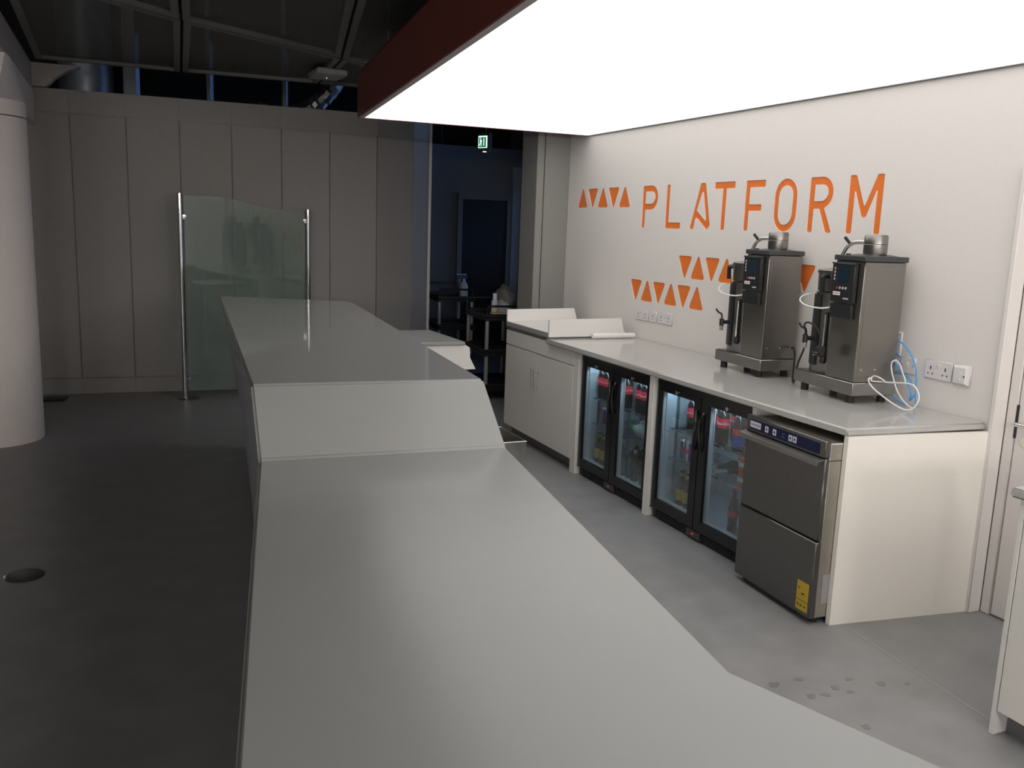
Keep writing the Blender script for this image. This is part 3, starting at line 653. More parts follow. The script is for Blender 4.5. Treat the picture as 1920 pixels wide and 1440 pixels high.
def can(lab):
    T = thing('drink_can', lab, 'can', group='slim energy drink cans')
    lathe_part([(.020,0),(.0265,.008),(.0265,.122),(.0225,.132),(.0225,.134)], 'body', 'can_silver', T)
    b = MB()
    for k in range(4):
        a0 = k*PI/2; n = 5; vs = [(.0268*math.cos(a0+PI/4*j/n), .0268*math.sin(a0+PI/4*j/n), z) for z in (.012,.118) for j in range(n+1)]
        b.add(vs, [(j,j+1,n+2+j,n+1+j) for j in range(n)])
    b.build('blue_panels', 'can_blue', T); lathe_part([(.0270,.058),(.0271,.06),(.0271,.078),(.0270,.08)], 'red_mark', 'can_red', T); return T
def clearb(lab):
    T = thing('glass_bottle', lab, 'bottle', group='clear glass bottles')
    lathe_part([(.001,0),(.026,0),(.028,.005),(.028,.11),(.022,.135),(.0125,.16),(.0125,.20)], 'body', 'clear_bottle', T)
    lathe_part([(.0138,.1905),(.0142,.192),(.0138,.212),(.010,.214)], 'cap', 'foil_silver', T); return T
def put(o, x, y, z, rz=0): o.location = (x, y, z); o.rotation_euler = (0, 0, rz); return o
def series(maker, spots):
    base = None
    for x, y, z, lab in spots:
        if base is None: base = maker(lab); o = base
        else: o = copy_tree(base); o['label'] = lab
        put(o, x, y, z, random.uniform(-.35,.35)+ .45)
Z0, Z1, Z2 = .106, .3905, .5745
series(cola, [(3.08,5.372,Z2,'cola bottle in the left fridge door nearest the cabinet, farthest left'),(3.08,5.3,Z2,'cola bottle in the left fridge, second from the cabinet on the top shelf'),
 (3.18,5.345,Z2,'cola bottle in the back row of the left fridge, near the cabinet'),
 (3.08,5.02,Z2,'cola bottle at the left of the left fridge\'s right-hand door'),(3.15,4.94,Z2,'cola bottle in the middle of the left fridge\'s right-hand door'),(3.08,4.86,Z2,'cola bottle third in the left fridge\'s right-hand door'),(3.078,4.79,Z2,'cola bottle at the right end of the left fridge\'s top shelf'),(3.2,5.01,Z2,'cola bottle in the back row behind the left fridge\'s right-hand door'),
 (3.08,4.275,Z2,'lone cola bottle at the right of the right fridge\'s left-hand door'),
 (3.08,4.05,Z2,'cola bottle at the left of the right fridge\'s right-hand door'),(3.08,3.975,Z2,'cola bottle in the middle of the right fridge\'s right-hand door'),(3.17,3.915,Z2,'cola bottle half behind the dark bottle in the right fridge'),(3.2,4.01,Z2,'cola bottle in the back row of the right fridge')])
T = thing('dark_bottle', 'dark bottle with red and blue label on the right fridge\'s top shelf', 'bottle', (3.078,3.83,Z2))
lathe_part([(.001,0),(.030,0),(.035,.01),(.035,.15),(.022,.195),(.0125,.212),(.0125,.22)], 'body', 'cola', T); lathe_part([(.0356,.03),(.0357,.031),(.0357,.085),(.0356,.086)], 'lower_label', 'can_blue', T); lathe_part([(.0356,.09),(.0357,.091),(.0357,.125),(.0356,.126)], 'upper_label', 'cola_red', T); lathe_part([(.014,.2205),(.014,.235)], 'cap', 'can_blue', T)
series(beer, [(3.08,5.372,Z0,'brown bottle with yellow label at the bottom left of the left fridge'),(3.08,5.3,Z0,'second brown yellow-label bottle on the left fridge\'s floor'),(3.08,5.215,Z0,'third brown yellow-label bottle on the left fridge\'s floor, by the door handle'),
 (3.2,5.06,Z0,'brown yellow-label bottle behind the clear bottles, left one'),(3.2,4.97,Z0,'brown yellow-label bottle behind the clear bottles, right one'),
 (3.08,4.335,Z0,'brown yellow-label bottle left of the pair in the right fridge'),(3.08,4.262,Z0,'brown yellow-label bottle right of the pair in the right fridge')])
series(can, [(3.08,5.31,Z1,'slim blue and silver can on the left fridge\'s middle shelf, left one'),(3.08,5.245,Z1,'slim blue and silver can on the left fridge\'s middle shelf, by the handle'),(3.15,5.28,Z1,'slim can in the second row of the left fridge\'s middle shelf'),
 (3.23,5.05,Z1,'slim can behind the milk jug, left one'),(3.23,4.98,Z1,'slim can behind the milk jug, right one'),
 (3.08,4.345,Z1,'slim can in the right fridge\'s left-hand door, left one'),(3.08,4.28,Z1,'slim can in the right fridge\'s left-hand door, right one'),(3.15,4.31,Z1,'slim can in the second row of the right fridge\'s middle shelf'),
 (3.37,4.14,Z1,'slim can behind the lying wine bottles, left one'),(3.37,4.07,Z1,'slim can behind the lying wine bottles, middle one'),(3.37,4.0,Z1,'slim can behind the lying wine bottles, right one')])
series(clearb, [(3.08,5.03,Z0,'clear glass bottle on the left fridge\'s floor, first from the left'),(3.09,4.96,Z0,'clear glass bottle on the left fridge\'s floor, second from the left'),(3.08,4.88,Z0,'clear glass bottle on the left fridge\'s floor, third from the left'),(3.09,4.785,Z0,'clear glass bottle on the left fridge\'s floor, at the right end')])
T = thing('milk_jug', 'translucent white milk jug with green cap lying in the left fridge', 'jug', (3.12, 4.92, Z1+.055), 0)
MB().lathe([(.001,-.20),(.045,-.20),(.052,-.19),(.052,-.06),(.046,-.02),(.024,.03),(.018,.045)], (0,0,0), 18, (-.18,1,0)).build('body', 'milk', T)
MB().lathe([(.021,.046),(.022,.048),(.022,.066),(.019,.068)], (0,0,0), 16, (-.18,1,0)).build('cap', 'milk_cap', T)
MB().tube([(.0,-.02,.047),(-.01,-.05,.066),(-.01,-.11,.068),(.0,-.15,.05)], .009, 8, 5).build('handle', 'milk', T)
for k, (y, lab) in enumerate(((4.03,'wine bottle with silver cap lying in the right fridge, left one'),(3.93,'wine bottle with silver cap lying in the right fridge, right one'))):
    T = thing('wine_bottle', lab, 'bottle', (3.05, y, Z1+.037), R(-8), group='lying wine bottles')
    MB().lathe([(.012,0),(.0135,.08),(.018,.10),(.035,.14),(.036,.27),(.001,.28)], (0,0,0), 18, (1,.0,.0)).build('body', 'green_glass', T); MB().lathe([(.0165,-.045),(.017,.035)], (0,0,0), 16, (1,0,0)).build('foil_cap', 'foil_silver', T)
    MB().lathe([(.0366,.17),(.0366,.24)], (0,0,0), 18, (1,0,0)).build('label', 'white_print', T)
tag(MB().lathe([(.001,0),(.02,0),(.021,.002),(.021,.01)], n=12).build('foil_scrap', 'foil_silver'), 'crumpled foil scrap on the right fridge\'s floor', 'scrap').location = (3.06,4.38,Z0)
put(contour('waisted cola bottle with red band standing alone on the right fridge\'s floor'), 3.07, 3.815, Z0, .4)
T = thing('snack_stack', 'upright stack of red and white snack bars in the right fridge', 'snack', (3.045,3.755,Z1))
for k in range(6): box(0,.05,-.02,.02,k*.028,k*.028+.026).build('bar_wrapper', 'snack_orange' if k % 3 != 1 else 'white_print', T, bevel=.003)

# ================================================================== DISHWASHER
T = thing('dishwasher', 'stainless undercounter dishwasher with blue control strip', 'dishwasher', (2.843, 3.487, 0), R(-3.4))   # local: -y to the right, x into the run
def dwb(x0,x1,y0,y1,z0,z1,n,m,p=None,**k): return box(x0,x1,y0,y1,z0,z1).build(n, m, p or T, **k)
dwb(.03,.56,-.588,-.004,.03,.855,'body','steel_side',bevel=.004)
dwb(0,.03,-.592,0,.03,.397,'lower_panel','dark_steel',bevel=.004)
dd = dwb(.006,.030,-.592,0,.403,.786,'door','dark_steel',bevel=.004)
cpn = dwb(.0,.030,-.592,0,.792,.868,'control_fascia','dark_steel',bevel=.003)
hb = MB(); prof = [(0.004,.787),(-.034,.777),(-.038,.757),(-.034,.757),(-.030,.772),(.004,.780)]
n_ = len(prof); hb.add([(x,-.585,z) for x,z in prof]+[(x,.010,z) for x,z in prof], [tuple(range(n_)), tuple(range(2*n_-1,n_-1,-1))]+[(i,n_+i,n_+(i+1)%n_,(i+1)%n_) for i in range(n_)])
hb.build('handle_lip', 'brushed_steel_h', dd, smooth=False)
outl = rounded([(-.555,.801),(-.030,.801),(-.030,.852),(-.555,.852)], .010)
cpv = MB().add([(-.0012,y,z) for y,z in outl]+[(0.0,y,z) for y,z in outl], [tuple(range(len(outl))), tuple(range(2*len(outl)-1,len(outl)-1,-1))]+[(i,len(outl)+i,len(outl)+(i+1)%len(outl),(i+1)%len(outl)) for i in range(len(outl))])
cs = cpv.build('control_strip', 'dw_blue', cpn, smooth=False)
dwb(-.0022,-.0013,-.122,-.036,.812,.844,'name_label','label_pale',cpn)
me = text_mesh('GLASSWASHER', .0105, 'lettering')
for v in me.vertices: v.co = (-.0024-v.co.z*.5, -.079-v.co.x, .828+v.co.y)
me.materials.append(MATS['label_dark']); o = bpy.data.objects.new('lettering', me); C.objects.link(o); o.parent = cpn
for y in (-.155,-.216,-.336,-.368):
    dwb(-.0022,-.0013,y-.027,y,.811,.841,'button','label_pale',cpn,bevel=.0004); MB().cyl((-.0028,y-.0135,.826),(-.0022,y-.0135,.826),.006,8).build('button_symbol','label_dark',cpn)
for y in (-.29,-.302): 
    for z in (.818,.832): MB().cyl((-.002,y,z),(-.0012,y,z),.0018,6).build('indicator', 'label_pale', cpn)
wl_ = dwb(-.0012,0,-.575,-.495,.052,.190,'warning_sticker','warning_yellow')
for y0,y1,z0,z1 in ((-.575,-.497,.098,.1005),(-.513,-.506,.150,.160),(-.547,-.530,.128,.137),(-.514,-.506,.070,.082),(-.535,-.524,.071,.080),(-.560,-.552,.071,.079)):
    dwb(-.0018,-.0013,y0,y1,z0,z1,'sticker_mark','label_dark',wl_)
MB().box(.06,.115,-.5895,-.588,.10,.24).build('rating_plate','label_grey',T)
MB().cyl((.075,-.588,.80),(.075,-.590,.80),.006,8).build('screw','handle_steel',T)
MB().box(.03,.5,-.5885,-.588,.774,.778).build('side_seam','black_plastic',T)
for y in (-.55,-.04):
    for x in (.06,.5): MB().cyl((x,y,0),(x,y,.03),.02,10).build('foot','black_rubber',T)

# ================================================================== COFFEE BREWERS
def brewer(loc, rz, lab, depth, hang, harm):
    T = thing('coffee_brewer', lab, 'coffee machine', loc, rz, group='bulk coffee brewers')     # local: x toward the wall, y to the left in the photo
    D = depth; B = .042
    base = [(0,0),(0,.485),(D,.485),(D,0)]
    MB().prism(base, B, .108).build('base_tray', 'brushed_steel_h', T, bevel=.003)
    MB().prism([(.012,.26),(.012,.475),(D-.01,.475),(D-.01,.26)], .108, .110).build('drip_plate', 'dark_steel', T)
    for x, y in ((.03,.05),(.03,.42),(D-.04,.05),(D-.04,.42)): MB().cyl((x,y,0),(x,y,B),.021,12).build('foot', 'black_rubber', T)
    bd = MB().prism([(.010,.012),(.010,.232),(D-.004,.232),(D-.004,.012)], .109, .716).build('tower', 'brushed_steel', T, bevel=.003)
    MB().box(.03,D-.03,.0105,.0119,.155,.700).build('side_panel', 'brushed_steel', bd, bevel=.0004)
    for x in (.045,.13): MB().cyl((x,.0119,.175),(x,.006,.175),.005,8).build('screw', 'handle_steel', bd)
    MB().prism([(0.0,.004),(0.0,.240),(D+.002,.240),(D+.002,.004)], .717, .744).build('lid', 'grey_plastic', T, bevel=.003)
    MB().hexa([(.04,.03,.744),(D-.03,.03,.744),(D-.03,.2,.744),(.04,.2,.744)],[(.08,.06,.752),(D-.07,.06,.752),(D-.07,.16,.752),(.08,.16,.752)]).build('lid_rise', 'grey_plastic', T, bevel=.002)
    MB().cyl((.03,.17,.744),(.03,.17,.752),.012,12).build('lid_button', 'black_plastic', T)
    hx, hy = D*.52, .105
    dm = MB().lathe([(.001,.752),(.056,.752),(.058,.760),(.058,.800),(.0565,.802),(.058,.804),(.057,.842),(.052,.850),(.001,.851)], (hx,hy,0), 28).build('swivel_head', 'brushed_steel', T)
    MB().tube([(hx,hy+.05,.808),(hx-.005,.20,.811),(hx-.012,.255,.806),(hx-.02,.292,.785),(hx-.025,.312,.752),(hx-.027,.318,.738)], .0105, 10, 6).build('swivel_arm', 'handle_steel', dm)
    MB().cyl((hx-.018,.276,.800),(hx-.045,.290,.835),.008,10).build('arm_knob', 'black_plastic', dm)
    # control panel
    cpo = MB().box(-.014,.0095,.055,.228,.505,.705).build('control_panel', 'black_plastic', T, bevel=.004)
    MB().box(-.0155,-.0142,.095,.175,.605,.685).build('display', 'display_glass', cpo)
    MB().box(-.020,-.010,.055,.228,.698,.706).build('panel_brow', 'grey_plastic', cpo, bevel=.002)
    for k in range(4): MB().box(-.0160,-.0142,.198,.208,.615+k*.018,.627+k*.018).build('side_button', 'button_grey', cpo, bevel=.0005)
    for k in range(4): MB().cyl((-.0142,.176-k*.022,.578),(-.017,.176-k*.022,.578),.007,10).build('button', 'button_red' if k == 0 else 'button_grey', cpo)
    MB().box(-.0152,-.0142,.150,.205,.540,.558).build('name_plate', 'white_print', cpo); MB().box(-.0156,-.0153,.152,.203,.5475,.5505).build('name_line', 'button_red', cpo)
    MB().box(-.0150,-.0142,.085,.125,.522,.530).build('small_print', 'button_grey', cpo)
    MB().box(-.010,.0095,.060,.225,.425,.497).build('lower_cover', 'black_plastic', T, bevel=.003); MB().box(-.0108,-.0101,.145,.147,.428,.494).build('cover_joint', 'black_rubber', T)
    # container
    cx, cy, r = D*.50, .365, .098
    ct = MB().lathe([(.001,.110),(r+.004,.110),(r+.004,.146),(r,.148),(r,.530),(r+.003,.533),(r+.003,.540),(.001,.541)], (cx,cy,0), 36).build('container', 'brushed_steel', T)
    n = 8; av = []
    for z in (.150,.528):
        for rr in (r+.0012, r+.010):
            for k in range(n+1): a = R(140)+R(46)*k/n; av.append((cx+rr*math.cos(a), cy+rr*math.sin(a), z))
    m1 = n+1; fsx = []
    for k in range(n): fsx += [(m1+k,m1+k+1,3*m1+k+1,3*m1+k),(k+1,k,2*m1+k,2*m1+k+1),(2*m1+k,2*m1+k+1,3*m1+k+1,3*m1+k)[::-1],(k,k+1,m1+k+1,m1+k)[::-1]]
    fsx += [(0,m1,3*m1,2*m1),(n,2*m1+n,3*m1+n,m1+n)]
    MB().add(av, fsx).build('spine', 'black_plastic', ct)
    sg = MB().box(cx-r-.012,cx-r+.002,cy-.085,cy-.063,.20,.44).build('level_gauge', 'black_plastic', ct, bevel=.002); MB().cyl((cx-r-.013,cy-.074,.21),(cx-r-.013,cy-.074,.43),.005,8).build('gauge_tube', 'handle_steel', sg)
    MB().box(cx-r-.014,cx-r+.004,cy-.092,cy-.056,.165,.20).build('gauge_foot', 'black_plastic', ct, bevel=.003)
    ax, ay = cx-r, cy+.02
    tp = MB().cyl((ax+.01,ay,.290),(ax-.062,ay-.010,.290),.012,12).cyl((ax-.066,ay-.011,.268),(ax-.066,ay-.011,.312),.014,14).build('tap', 'black_plastic', ct)
    MB().cyl((ax-.066,ay-.011,.240),(ax-.066,ay-.011,.270),.011,12).build('tap_nozzle', 'chrome', tp); MB().tube([(ax-.066,ay-.011,.312),(ax-.070,ay-.010,.340),(ax-.090,ay-.004,.352),(ax-.105,ay,.372)], .006, 8, 5).build('tap_lever', 'black_plastic', tp)
    # filter pan on top, with handle
    fp = MB().lathe([(.001,.5415),(r-.010,.542),(r-.002,.550),(r,.640),(r+.006,.643),(r+.006,.652),(r-.01,.654),(.001,.655)], (cx,cy,0), 36).build('filter_pan', 'brushed_steel', T)
    a = hang; dx, dy = math.cos(a), math.sin(a); p = lambda q, z: (cx+dx*q, cy+dy*q, z)
    MB().tube([p(r,.625),p(r+.045,.628),p(r+.052,.610),p(r+.050,.55)], .013, 8, 4).build('pan_handle', 'black_plastic', fp)
    ld = MB().lathe([(r+.004,.6555),(r+.002,.660),(.03,.668),(.001,.669)], (cx,cy,0), 36).build('pan_lid', 'brushed_steel', fp)
    MB().cyl((cx-.01,cy-.065,.665),(cx-.03,cy-.055,.705),.010,8).build('lid_clip', 'black_plastic', fp)
    pts = [(.0,.236,.470),(-.03,.28,.462),(-.055,.36,.468),(-.045,.43,.49),(.0,.468,.512),(.05,.47,.522)]
    MB().tube(pts, .0042, 8, 6).build('overflow_hose', 'clear_pvc', T)
    return T
brewer((3.395,4.085,ZC_), R(-4.1), 'stainless coffee brewer standing farther along the worktop', .245, R(110), 0)
brewer((3.345,3.310,ZC_), R(-5.5), 'stainless coffee brewer standing nearer the worktop end', .265, R(203), 0)

# black power cord looped over the nearer brewer's tap
T = thing('power_cord', 'black power cord with plug hanging over the nearer brewer\'s tap', 'cord', (3.42, 4.0, ZC_))
MB().tube([(3.60,4.066,1.107),(3.59,4.035,1.107),(3.58,4.012,1.075),(3.575,4.005,1.02),(3.56,3.99,.955),(3.51,3.93,.936),(3.44,3.84,.955),(3.41,3.79,1.06),(3.395,3.735,1.16),(3.33,3.66,1.255),(3.275,3.615,1.288),(3.27,3.607,1.308),(3.275,3.58,1.314),(3.285,3.54,1.293),(3.29,3.51,1.25),(3.29,3.50,1.20)], .0052, 8, 6).build('cable', 'black_rubber', T, world=True)
MB().box(3.268,3.31,3.482,3.524,1.148,1.20).build('plug', 'black_rubber', T, world=True, bevel=.006)
MB().cyl((3.268,3.494,1.17),(3.248,3.494,1.17),.003,6).cyl((3.268,3.512,1.17),(3.248,3.512,1.17),.003,6).cyl((3.268,3.503,1.157),(3.245,3.503,1.157),.004,6).build('pin', 'handle_steel', T, world=True)

# blue and clear hoses at the worktop end
def hose(pts, m, lab, r=.0045): tag(MB().tube(pts, r, 8, 8).build('hose', m), lab, 'hose', 'water hoses by the nearer brewer')
hose([(3.655,3.40,1.245),(3.62,3.386,1.252),(3.62,3.341,1.256),(3.62,3.299,1.246),(3.62,3.256,1.222),(3.62,3.214,1.183),(3.62,3.183,1.13),(3.62,3.171,1.084),(3.62,3.166,1.021),(3.62,3.155,.94)], 'blue_pvc', 'blue hose arching highest over the switch plate')
hose([(3.64,3.39,1.165),(3.60,3.362,1.172),(3.60,3.334,1.166),(3.60,3.298,1.142),(3.60,3.252,1.101),(3.60,3.214,1.058),(3.60,3.185,1.022),(3.60,3.174,.988),(3.60,3.18,.963),(3.60,3.163,.977),(3.60,3.154,.995)], 'blue_pvc', 'blue hose running diagonally in front of the switch plate')
hose([(3.645,3.403,1.158),(3.645,3.40,1.112),(3.645,3.391,1.063),(3.645,3.385,1.074),(3.64,3.335,1.076),(3.64,3.286,1.081),(3.64,3.248,1.07),(3.64,3.222,1.055),(3.64,3.203,1.033)], 'blue_pvc', 'blue hose running low below the switch plate')
hose([(3.635,3.345,1.02),(3.61,3.305,.986),(3.60,3.278,.964),(3.60,3.239,.945),(3.60,3.198,.934)], 'blue_pvc', 'short blue hose lying on the worktop')
hose([(3.66,3.385,1.183),(3.655,3.35,1.181),(3.65,3.311,1.16)], 'blue_pvc', 'short blue hose end by the tall switch plate')
hose([(3.57,3.266,1.155),(3.56,3.277,1.146),(3.56,3.281,1.126),(3.56,3.272,1.092),(3.56,3.251,1.047),(3.56,3.229,1.009),(3.56,3.193,.97),(3.56,3.154,.945),(3.56,3.122,.935)], 'clear_pvc', 'clear hose hanging in a loop left of the switch plate', .0038)
hose([(3.57,3.266,1.157),(3.575,3.239,1.133),(3.575,3.221,1.101),(3.575,3.202,1.071),(3.575,3.195,1.05)], 'clear_pvc', 'clear hose tail in front of the switch plate', .0038)
hose([(3.45,3.205,1.058),(3.45,3.235,1.07),(3.45,3.273,1.076),(3.45,3.292,1.068),(3.44,3.285,1.050),(3.45,3.262,1.050),(3.46,3.212,1.055),(3.47,3.154,1.062),(3.48,3.097,1.068),(3.48,3.06,1.065),(3.48,3.035,1.045),(3.48,3.02,1.015),(3.47,3.018,.985),(3.46,3.035,.955),(3.45,3.07,.945),(3.44,3.122,.958),(3.43,3.183,.985),(3.42,3.236,1.013),(3.41,3.265,1.04),(3.42,3.285,1.058),(3.43,3.283,1.066)], 'clear_pvc', 'clear hose looping forward from the nearer brewer over the worktop end', .0040)

# ================================================================== SOCKETS ON THE WALL
def plate(y0, y1, z0, z1, name, lab, cat, kind, group=None):
    T = thing(name, lab, cat, (WX, (y0+y1)/2, z0), group=group); w = y1-y0; h = z1-z0; P_ = 'socket_white'
    bd = MB().box(-.010,-.0002,-w/2,w/2,0,h).build('plate', P_, T, bevel=.003)
    if kind in ('single','double'):
        cs_ = [0] if kind == 'single' else [w*.27,-w*.27]
        for c in cs_:
            MB().box(-.0112,-.0101,c-.003,c+.003,h*.50,h*.68).box(-.0112,-.0101,c+.010,c+.016,h*.24,h*.32).box(-.0112,-.0101,c-.016,c-.010,h*.24,h*.32).build('pin_holes', 'socket_hole', bd, smooth=False)
        for c in ([w*.1,-w*.0] if kind == 'double' else [-w*.28]):
            MB().box(-.014,-.0101,c-.008,c+.003,h*.62,h*.85).build('rocker', P_, bd, bevel=.001)
    elif kind == 'switch':
        MB().box(-.015,-.0101,-.010,.010,h*.42,h*.70).build('rocker', P_, bd, bevel=.002)
        for c in (-w*.36,w*.36): MB().cyl((-.0101,c,h*.5),(-.0112,c,h*.5),.003,8).build('screw', 'socket_hole', bd)
    elif kind == 'data':
        MB().hexa([(-.022,-w*.30,h*.12),(-.010,-w*.46,.004),(-.010,w*.46,.004),(-.022,w*.34,h*.12)],[(-.024,-w*.30,h*.86),(-.010,-w*.46,h-.004),(-.010,w*.46,h-.004),(-.024,w*.34,h*.86)]).build('angled_front', P_, bd, smooth=False)
        MB().box(-.0255,-.0225,-.006,.008,h*.25,h*.37).box(-.0255,-.0225,-.006,.008,h*.55,h*.67).build('shutter', P_, bd); MB().box(-.0245,-.0225,-w*.30,-w*.22,h*.42,h*.5).build('screw', 'socket_hole', bd)
    elif kind == 'cooker':
        MB().box(-.0125,-.0101,.012,.042,h*.62,h*.68).build('neon', 'button_red', bd); MB().sphere((-.012,.03,h*.45), .03, 12, (.3,1,1)).build('cord_outlet', P_, bd)
        MB().cyl((-.0101,-.016,h*.44),(-.0112,-.016,h*.44),.004,8).build('screw', 'socket_hole', bd); MB().box(-.0108,-.0101,-.045,-.015,h*.91,h*.925).build('maker_mark', 'button_grey', bd)
    return T
g_ = 'white sockets on the sign wall'
plate(5.758,5.942,1.075,1.155,'double_socket','white double socket under the triangles, leftmost of three','socket','double',g_)
plate(5.642,5.745,1.076,1.157,'switched_spur','white single socket in the middle of three under the triangles','socket','single',g_)
plate(5.437,5.622,1.078,1.162,'double_socket','white double socket under the triangles, rightmost of three','socket','double',g_)
plate(3.335,3.455,1.085,1.287,'cooker_switch','tall white switch plate partly behind the nearer brewer','switch','cooker')
plate(3.232,3.330,1.080,1.165,'light_switch','square white switch plate behind the blue hoses','switch','switch')
plate(3.013,3.172,1.080,1.174,'double_socket','white double socket near the worktop\'s right end','socket','double',g_)
plate(2.908,3.006,1.076,1.176,'data_socket','white angled data socket at the wall\'s right end','socket','data',g_)

# ================================================================== WHITE TRAYS ON THE CABINET
T = thing('counter_riser', 'white open tray with trapezoid side boards on the cabinet worktop', 'tray', (3.25, 6.35, ZC_))
MB().box(2.93,3.60,5.965,6.765,.935,.972).build('tray_base', 'laminate_white', T, world=True, bevel=.001)
box(2.924,2.9295,5.966,6.765,.936,.971).build('front_edging', 'solid_surface', T, world=True)
box(2.925,3.60,5.962,6.765,.927,.9345).build('shadow_strip', 'plinth_grey', T, world=True)
for y0, y1 in ((6.747,6.765),(5.945,5.963)):
    zb = .9725 if y0 > 6 else .940
    MB().hexa([(2.923,y0,zb),(3.585,y0,zb),(3.585,y1,zb),(2.923,y1,zb)],[(2.923,y0,1.072),(3.550,y0,1.080),(3.550,y1,1.080),(2.923,y1,1.072)]).build('side_board', 'laminate_white', T, world=True, bevel=.001, smooth=False)
for y in (6.63,6.13): MB().cyl((2.926,y,.924),(2.926,y,.948),.004,8).build('bracket_pin', 'plinth_grey', T, world=True)
tag(MB().lathe([(.001,0),(.018,0),(.021,.004),(.021,.37),(.018,.374),(.001,.374)], n=16, axis=(1,0,0)).build('paper_roll', 'paper_white', bevel=0), 'white paper roll lying against the tray side', 'roll').location = (3.275,5.905,ZC_+.0215)

# ================================================================== RIGHT-HAND CABINET, NEAR
T = thing('kitchen_cabinet', 'white cabinet with grey worktop at the right edge, nearest', 'cabinet', (3.1, 1.5, 0))
box(2.822,3.40,1.957,1.975,0,.888).build('end_board', 'laminate_white', T, world=True, bevel=.001)
box(2.845,3.40,.60,1.956,.095,.888).build('carcass', 'laminate_white', T, world=True)
box(2.890,3.36,.60,1.956,0,.0945).build('plinth', 'plinth_grey', T, world=True)
for y0,y1 in ((1.362,1.953),(.765,1.358)): 
    d = box(2.822,2.8445,y0,y1,.096,.885).build('door', 'laminate_grey', T, world=True, bevel=.0015)
    MB().cyl((2.792,y0+.05,.62),(2.792,y0+.05,.78),.006).cyl((2.822,y0+.05,.64),(2.792,y0+.05,.64),.005,10).cyl((2.822,y0+.05,.76),(2.792,y0+.05,.76),.005,10).build('bar_handle', 'handle_steel', d, world=True)
tag(MB().prism([(2.795,2.0),(3.42,2.0),(3.42,.55),(2.795,.55)], .8885, .9235).build('cabinet_worktop', 'worktop_grey', bevel=.007, seg=3), 'grey worktop corner at the right edge, nearest', 'worktop')

# ================================================================== BIN, TROLLEYS, LOBBY CLUTTER
bt = .345; T = thing('steel_bin', 'open steel bin on the floor beside the grey cabinet', 'bin', (2.27, 5.4, 0))
x0,x1,y0,y1 = 2.08,2.415,5.185,5.62
for nm, q in (('side_wall',(x0,x0+.004,y0,y1)),('side_wall',(x1-.004,x1,y0,y1)),('side_wall',(x0+.004,x1-.004,y0,y0+.004)),('side_wall',(x0+.004,x1-.004,y1-.004,y1))): box(q[0],q[1],q[2],q[3],.006,bt).build(nm, 'bin_steel', T, world=True)
box(x0,x1,y0,y1,0,.0055).build('bottom', 'bin_steel', T, world=True)
MB().tube([(x0,y0,bt),(x1,y0,bt),(x1,y1,bt),(x0,y1,bt),(x0,y0,bt)], .005, 8, 1).build('rim', 'handle_steel', T, world=True)

def trolley(loc, rz, lab, zs):
    T = thing('utility_trolley', lab, 'trolley', loc, rz, group='black service trolleys'); w, d = .23, .36
    for z in zs:
        sh = MB().box(-w,w,-d,d,z-.05,z-.02).box(-w,-w+.02,-d,d,z-.02,z+.02).box(w-.02,w,-d,d,z-.02,z+.02).box(-w+.02,w-.02,-d,-d+.02,z-.02,z+.02).box(-w+.02,w-.02,d-.02,d,z-.02,z+.02)
        sh.build('shelf', 'trolley_black', T, bevel=.006)
    for x in (-w+.03,w-.03):
        for y in (-d+.035,d-.035):
            for za, zb in zip(zs[:-1], zs[1:]): MB().cyl((x,y,za+.02),(x,y,zb-.05),.021,12).build('leg', 'trolley_leg', T)
            MB().cyl((x-.012,y,.04),(x+.012,y,.04),.04,14).build('castor', 'black_rubber', T); MB().cyl((x,y,.06),(x,y,zs[0]-.05),.012,8).build('castor_stem', 'trolley_leg', T)
    for y in (-d+.01,):
        MB().tube([(-w+.02,y,zs[-1]),(-w+.02,y-.01,zs[-1]+.10),(w-.05,y-.01,zs[-1]+.10),(w-.02,y,zs[-1]+.02)], .012, 8, 1).build('push_handle', 'trolley_black', T)
    MB().tube([(-w+.02,d-.01,zs[-1]),(-w+.02,d,zs[-1]+.13),(w-.05,d,zs[-1]+.13),(w-.02,d-.01,zs[-1]+.02)], .012, 8, 1).build('push_handle', 'trolley_black', T)
    return T
trolley((3.68,10.32,0), R(-6), 'black service trolley with spray bottle, left of the lobby door', (.18,.55,.89))
trolley((3.56,8.52,0), R(-4), 'black service trolley with cloths, just behind the white tray', (.14,.50,.86))
T = thing('spray_bottle', 'pale trigger spray bottle on the farther trolley', 'bottle', (3.80,10.15,.8705))
MB().lathe([(.001,0),(.048,0),(.05,.02),(.05,.15),(.02,.21),(.018,.24)], n=16).build('body', 'spray_body', T); MB().box(-.10,.04,-.015,.015,.24,.285).build('trigger_head', 'spray_blue', T, bevel=.006); MB().tube([(-.04,0,.245),(-.06,0,.21),(-.05,0,.18)], .007, 6, 4).build('trigger', 'spray_body', T); MB().box(-.10,.03,-.014,.014,.286,.296).build('head_cap', 'label_pale', T)
T = thing('lotion_bottle', 'small white bottle standing on the nearer trolley', 'bottle', (3.45,8.30,.8405))
MB().lathe([(.001,0),(.034,0),(.035,.01),(.035,.16),(.022,.18)], n=16).build('body', 'label_pale', T); MB().lathe([(.022,.1805),(.022,.24)], n=14).build('cap', 'white_print', T)
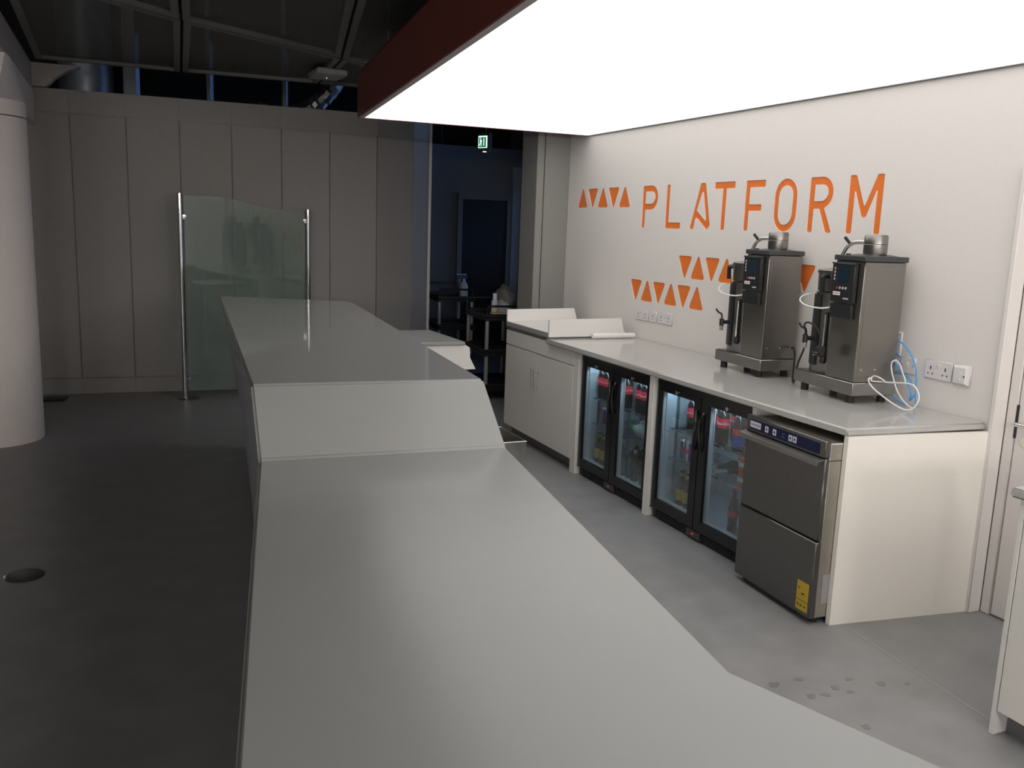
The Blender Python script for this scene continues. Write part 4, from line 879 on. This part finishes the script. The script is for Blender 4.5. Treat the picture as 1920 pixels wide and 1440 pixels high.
def lump(c, sc, m, name, lab, cat, n=26, seed=1):
    rnd = random.Random(seed); bm = bmesh.new(); bmesh.ops.create_icosphere(bm, subdivisions=3, radius=1)
    from mathutils import noise
    for v in bm.verts:
        p = v.co.copy(); k = 1+.35*noise.noise(p*2.2+Vector((seed*3.1,0,0)))+.12*noise.noise(p*6)
        v.co = Vector((p.x*k*sc[0], p.y*k*sc[1], max(0, (p.z*k+.55)*sc[2])))
    me = bpy.data.meshes.new(name); bm.to_mesh(me); bm.free(); me.materials.append(MATS[m])
    for p in me.polygons: p.use_smooth = True
    o = bpy.data.objects.new(name, me); C.objects.link(o); o.location = c; return tag(o, lab, cat)
lump((3.57,8.36,.842), (.085,.12,.11), 'cloth_white', 'cleaning_cloth', 'crumpled white cloth heaped on the nearer trolley', 'cloth', seed=2)
lump((3.71,8.66,.842), (.10,.17,.19), 'bag_plastic', 'plastic_bag', 'bulky translucent plastic bag on the nearer trolley', 'bag', seed=5)
T = thing('supply_box', 'small yellow and white box lying in the nearer trolley', 'box', (3.50,8.22,.8405)); box(-.12,-.02,-.03,.03,0,.055).build('yellow_half', 'box_yellow', T); box(-.019,.12,-.03,.03,0,.05).build('white_half', 'cloth_white', T)

# exit sign hanging in the lobby
T = thing('exit_sign', 'illuminated green exit sign hanging beyond the canopy', 'sign', (3.70,9.32,2.56), R(-60))
bw = MB().box(-.075,.075,-.045,.045,0,.20).build('housing', 'exit_body', T, bevel=.018)
pn = MB().box(-.062,.062,-.0475,-.0455,.035,.165).build('sign_face', 'exit_white', T)
MB().box(-.052,.045,-.0482,-.0476,.043,.150).build('green_field', 'exit_green', pn)
man = MB()
def q2(p): return [(x, -.0488, z) for x, z in p]
def flat(p): n = len(p); man.add([(x,-.0490,z) for x,z in p]+[(x,-.0483,z) for x,z in p], [tuple(range(n)), tuple(range(2*n-1,n-1,-1))]+[(i,n+i,n+(i+1)%n,(i+1)%n) for i in range(n)])
flat([(-.028+.008*math.cos(k*PI/4), .137+.008*math.sin(k*PI/4)) for k in range(8)])
flat([(-.038,.124),(-.020,.126),(-.016,.098),(-.032,.094)]); flat([(-.032,.096),(-.022,.097),(-.036,.066),(-.048,.060),(-.048,.066)]); flat([(-.026,.096),(-.017,.097),(-.014,.074),(-.018,.052),(-.026,.053),(-.023,.075)]); flat([(-.020,.124),(-.006,.106),(-.010,.102),(-.024,.116)])
man.build('running_figure', 'exit_white', pn, smooth=False)
MB().box(.010,.022,-.0490,-.0483,.058,.140).build('door_mark', 'exit_white', pn)
MB().cyl((0,-.01,0),(0,-.01,-.004),.02,14).build('downlight', 'lamp_white', T)
MB().cyl((0,0,.20),(0,0,1.84),.006,8).build('hanging_rod', 'exit_body', T)

# floor fittings at the left
T = thing('floor_box', 'round dark floor outlet cover in the dark floor', 'floor outlet', (-.50,4.625,0))
MB().lathe([(.001,0),(.086,0),(.086,.004),(.080,.007),(.001,.007)], n=32).build('cover', 'floor_disc', T); MB().box(-.09,-.08,-.01,.01,.002,.009).build('lift_tab', 'handle_steel', T)
tag(MB().hexa([(-.74,9.04,0),(-.56,9.04,0),(-.53,9.22,0),(-.74,9.22,0)],[(-.74,9.05,.02),(-.57,9.05,.02),(-.54,9.21,.02),(-.74,9.21,.02)]).build('floor_hatch', 'black_plastic', bevel=.003), 'flat black hatch on the floor behind the column', 'hatch')
# splashes on the vinyl in front of the end panel
for x,y,r in ((2.30,2.52,.020),(2.38,2.40,.018),(2.44,2.39,.016),(2.42,2.52,.014),(2.52,2.42,.017),(2.55,2.37,.012),(2.72,2.38,.018),(2.42,2.16,.017),(2.82,2.34,.010),(2.62,2.45,.012),(2.36,1.86,.008)):
    k = 12; ph = random.random()*6
    pts = [(x+r*(1.3+.4*math.sin(2*a+ph))*math.cos(a), y+r*(1+.3*math.cos(3*a+ph))*math.sin(a)) for a in [2*PI*i/k for i in range(k)]]
    tag(MB().prism(pts, 0, .0008).build('water_splash', 'wet_spot', smooth=False), 'small dark water splash on the grey floor', 'splash', 'water splashes on the floor')
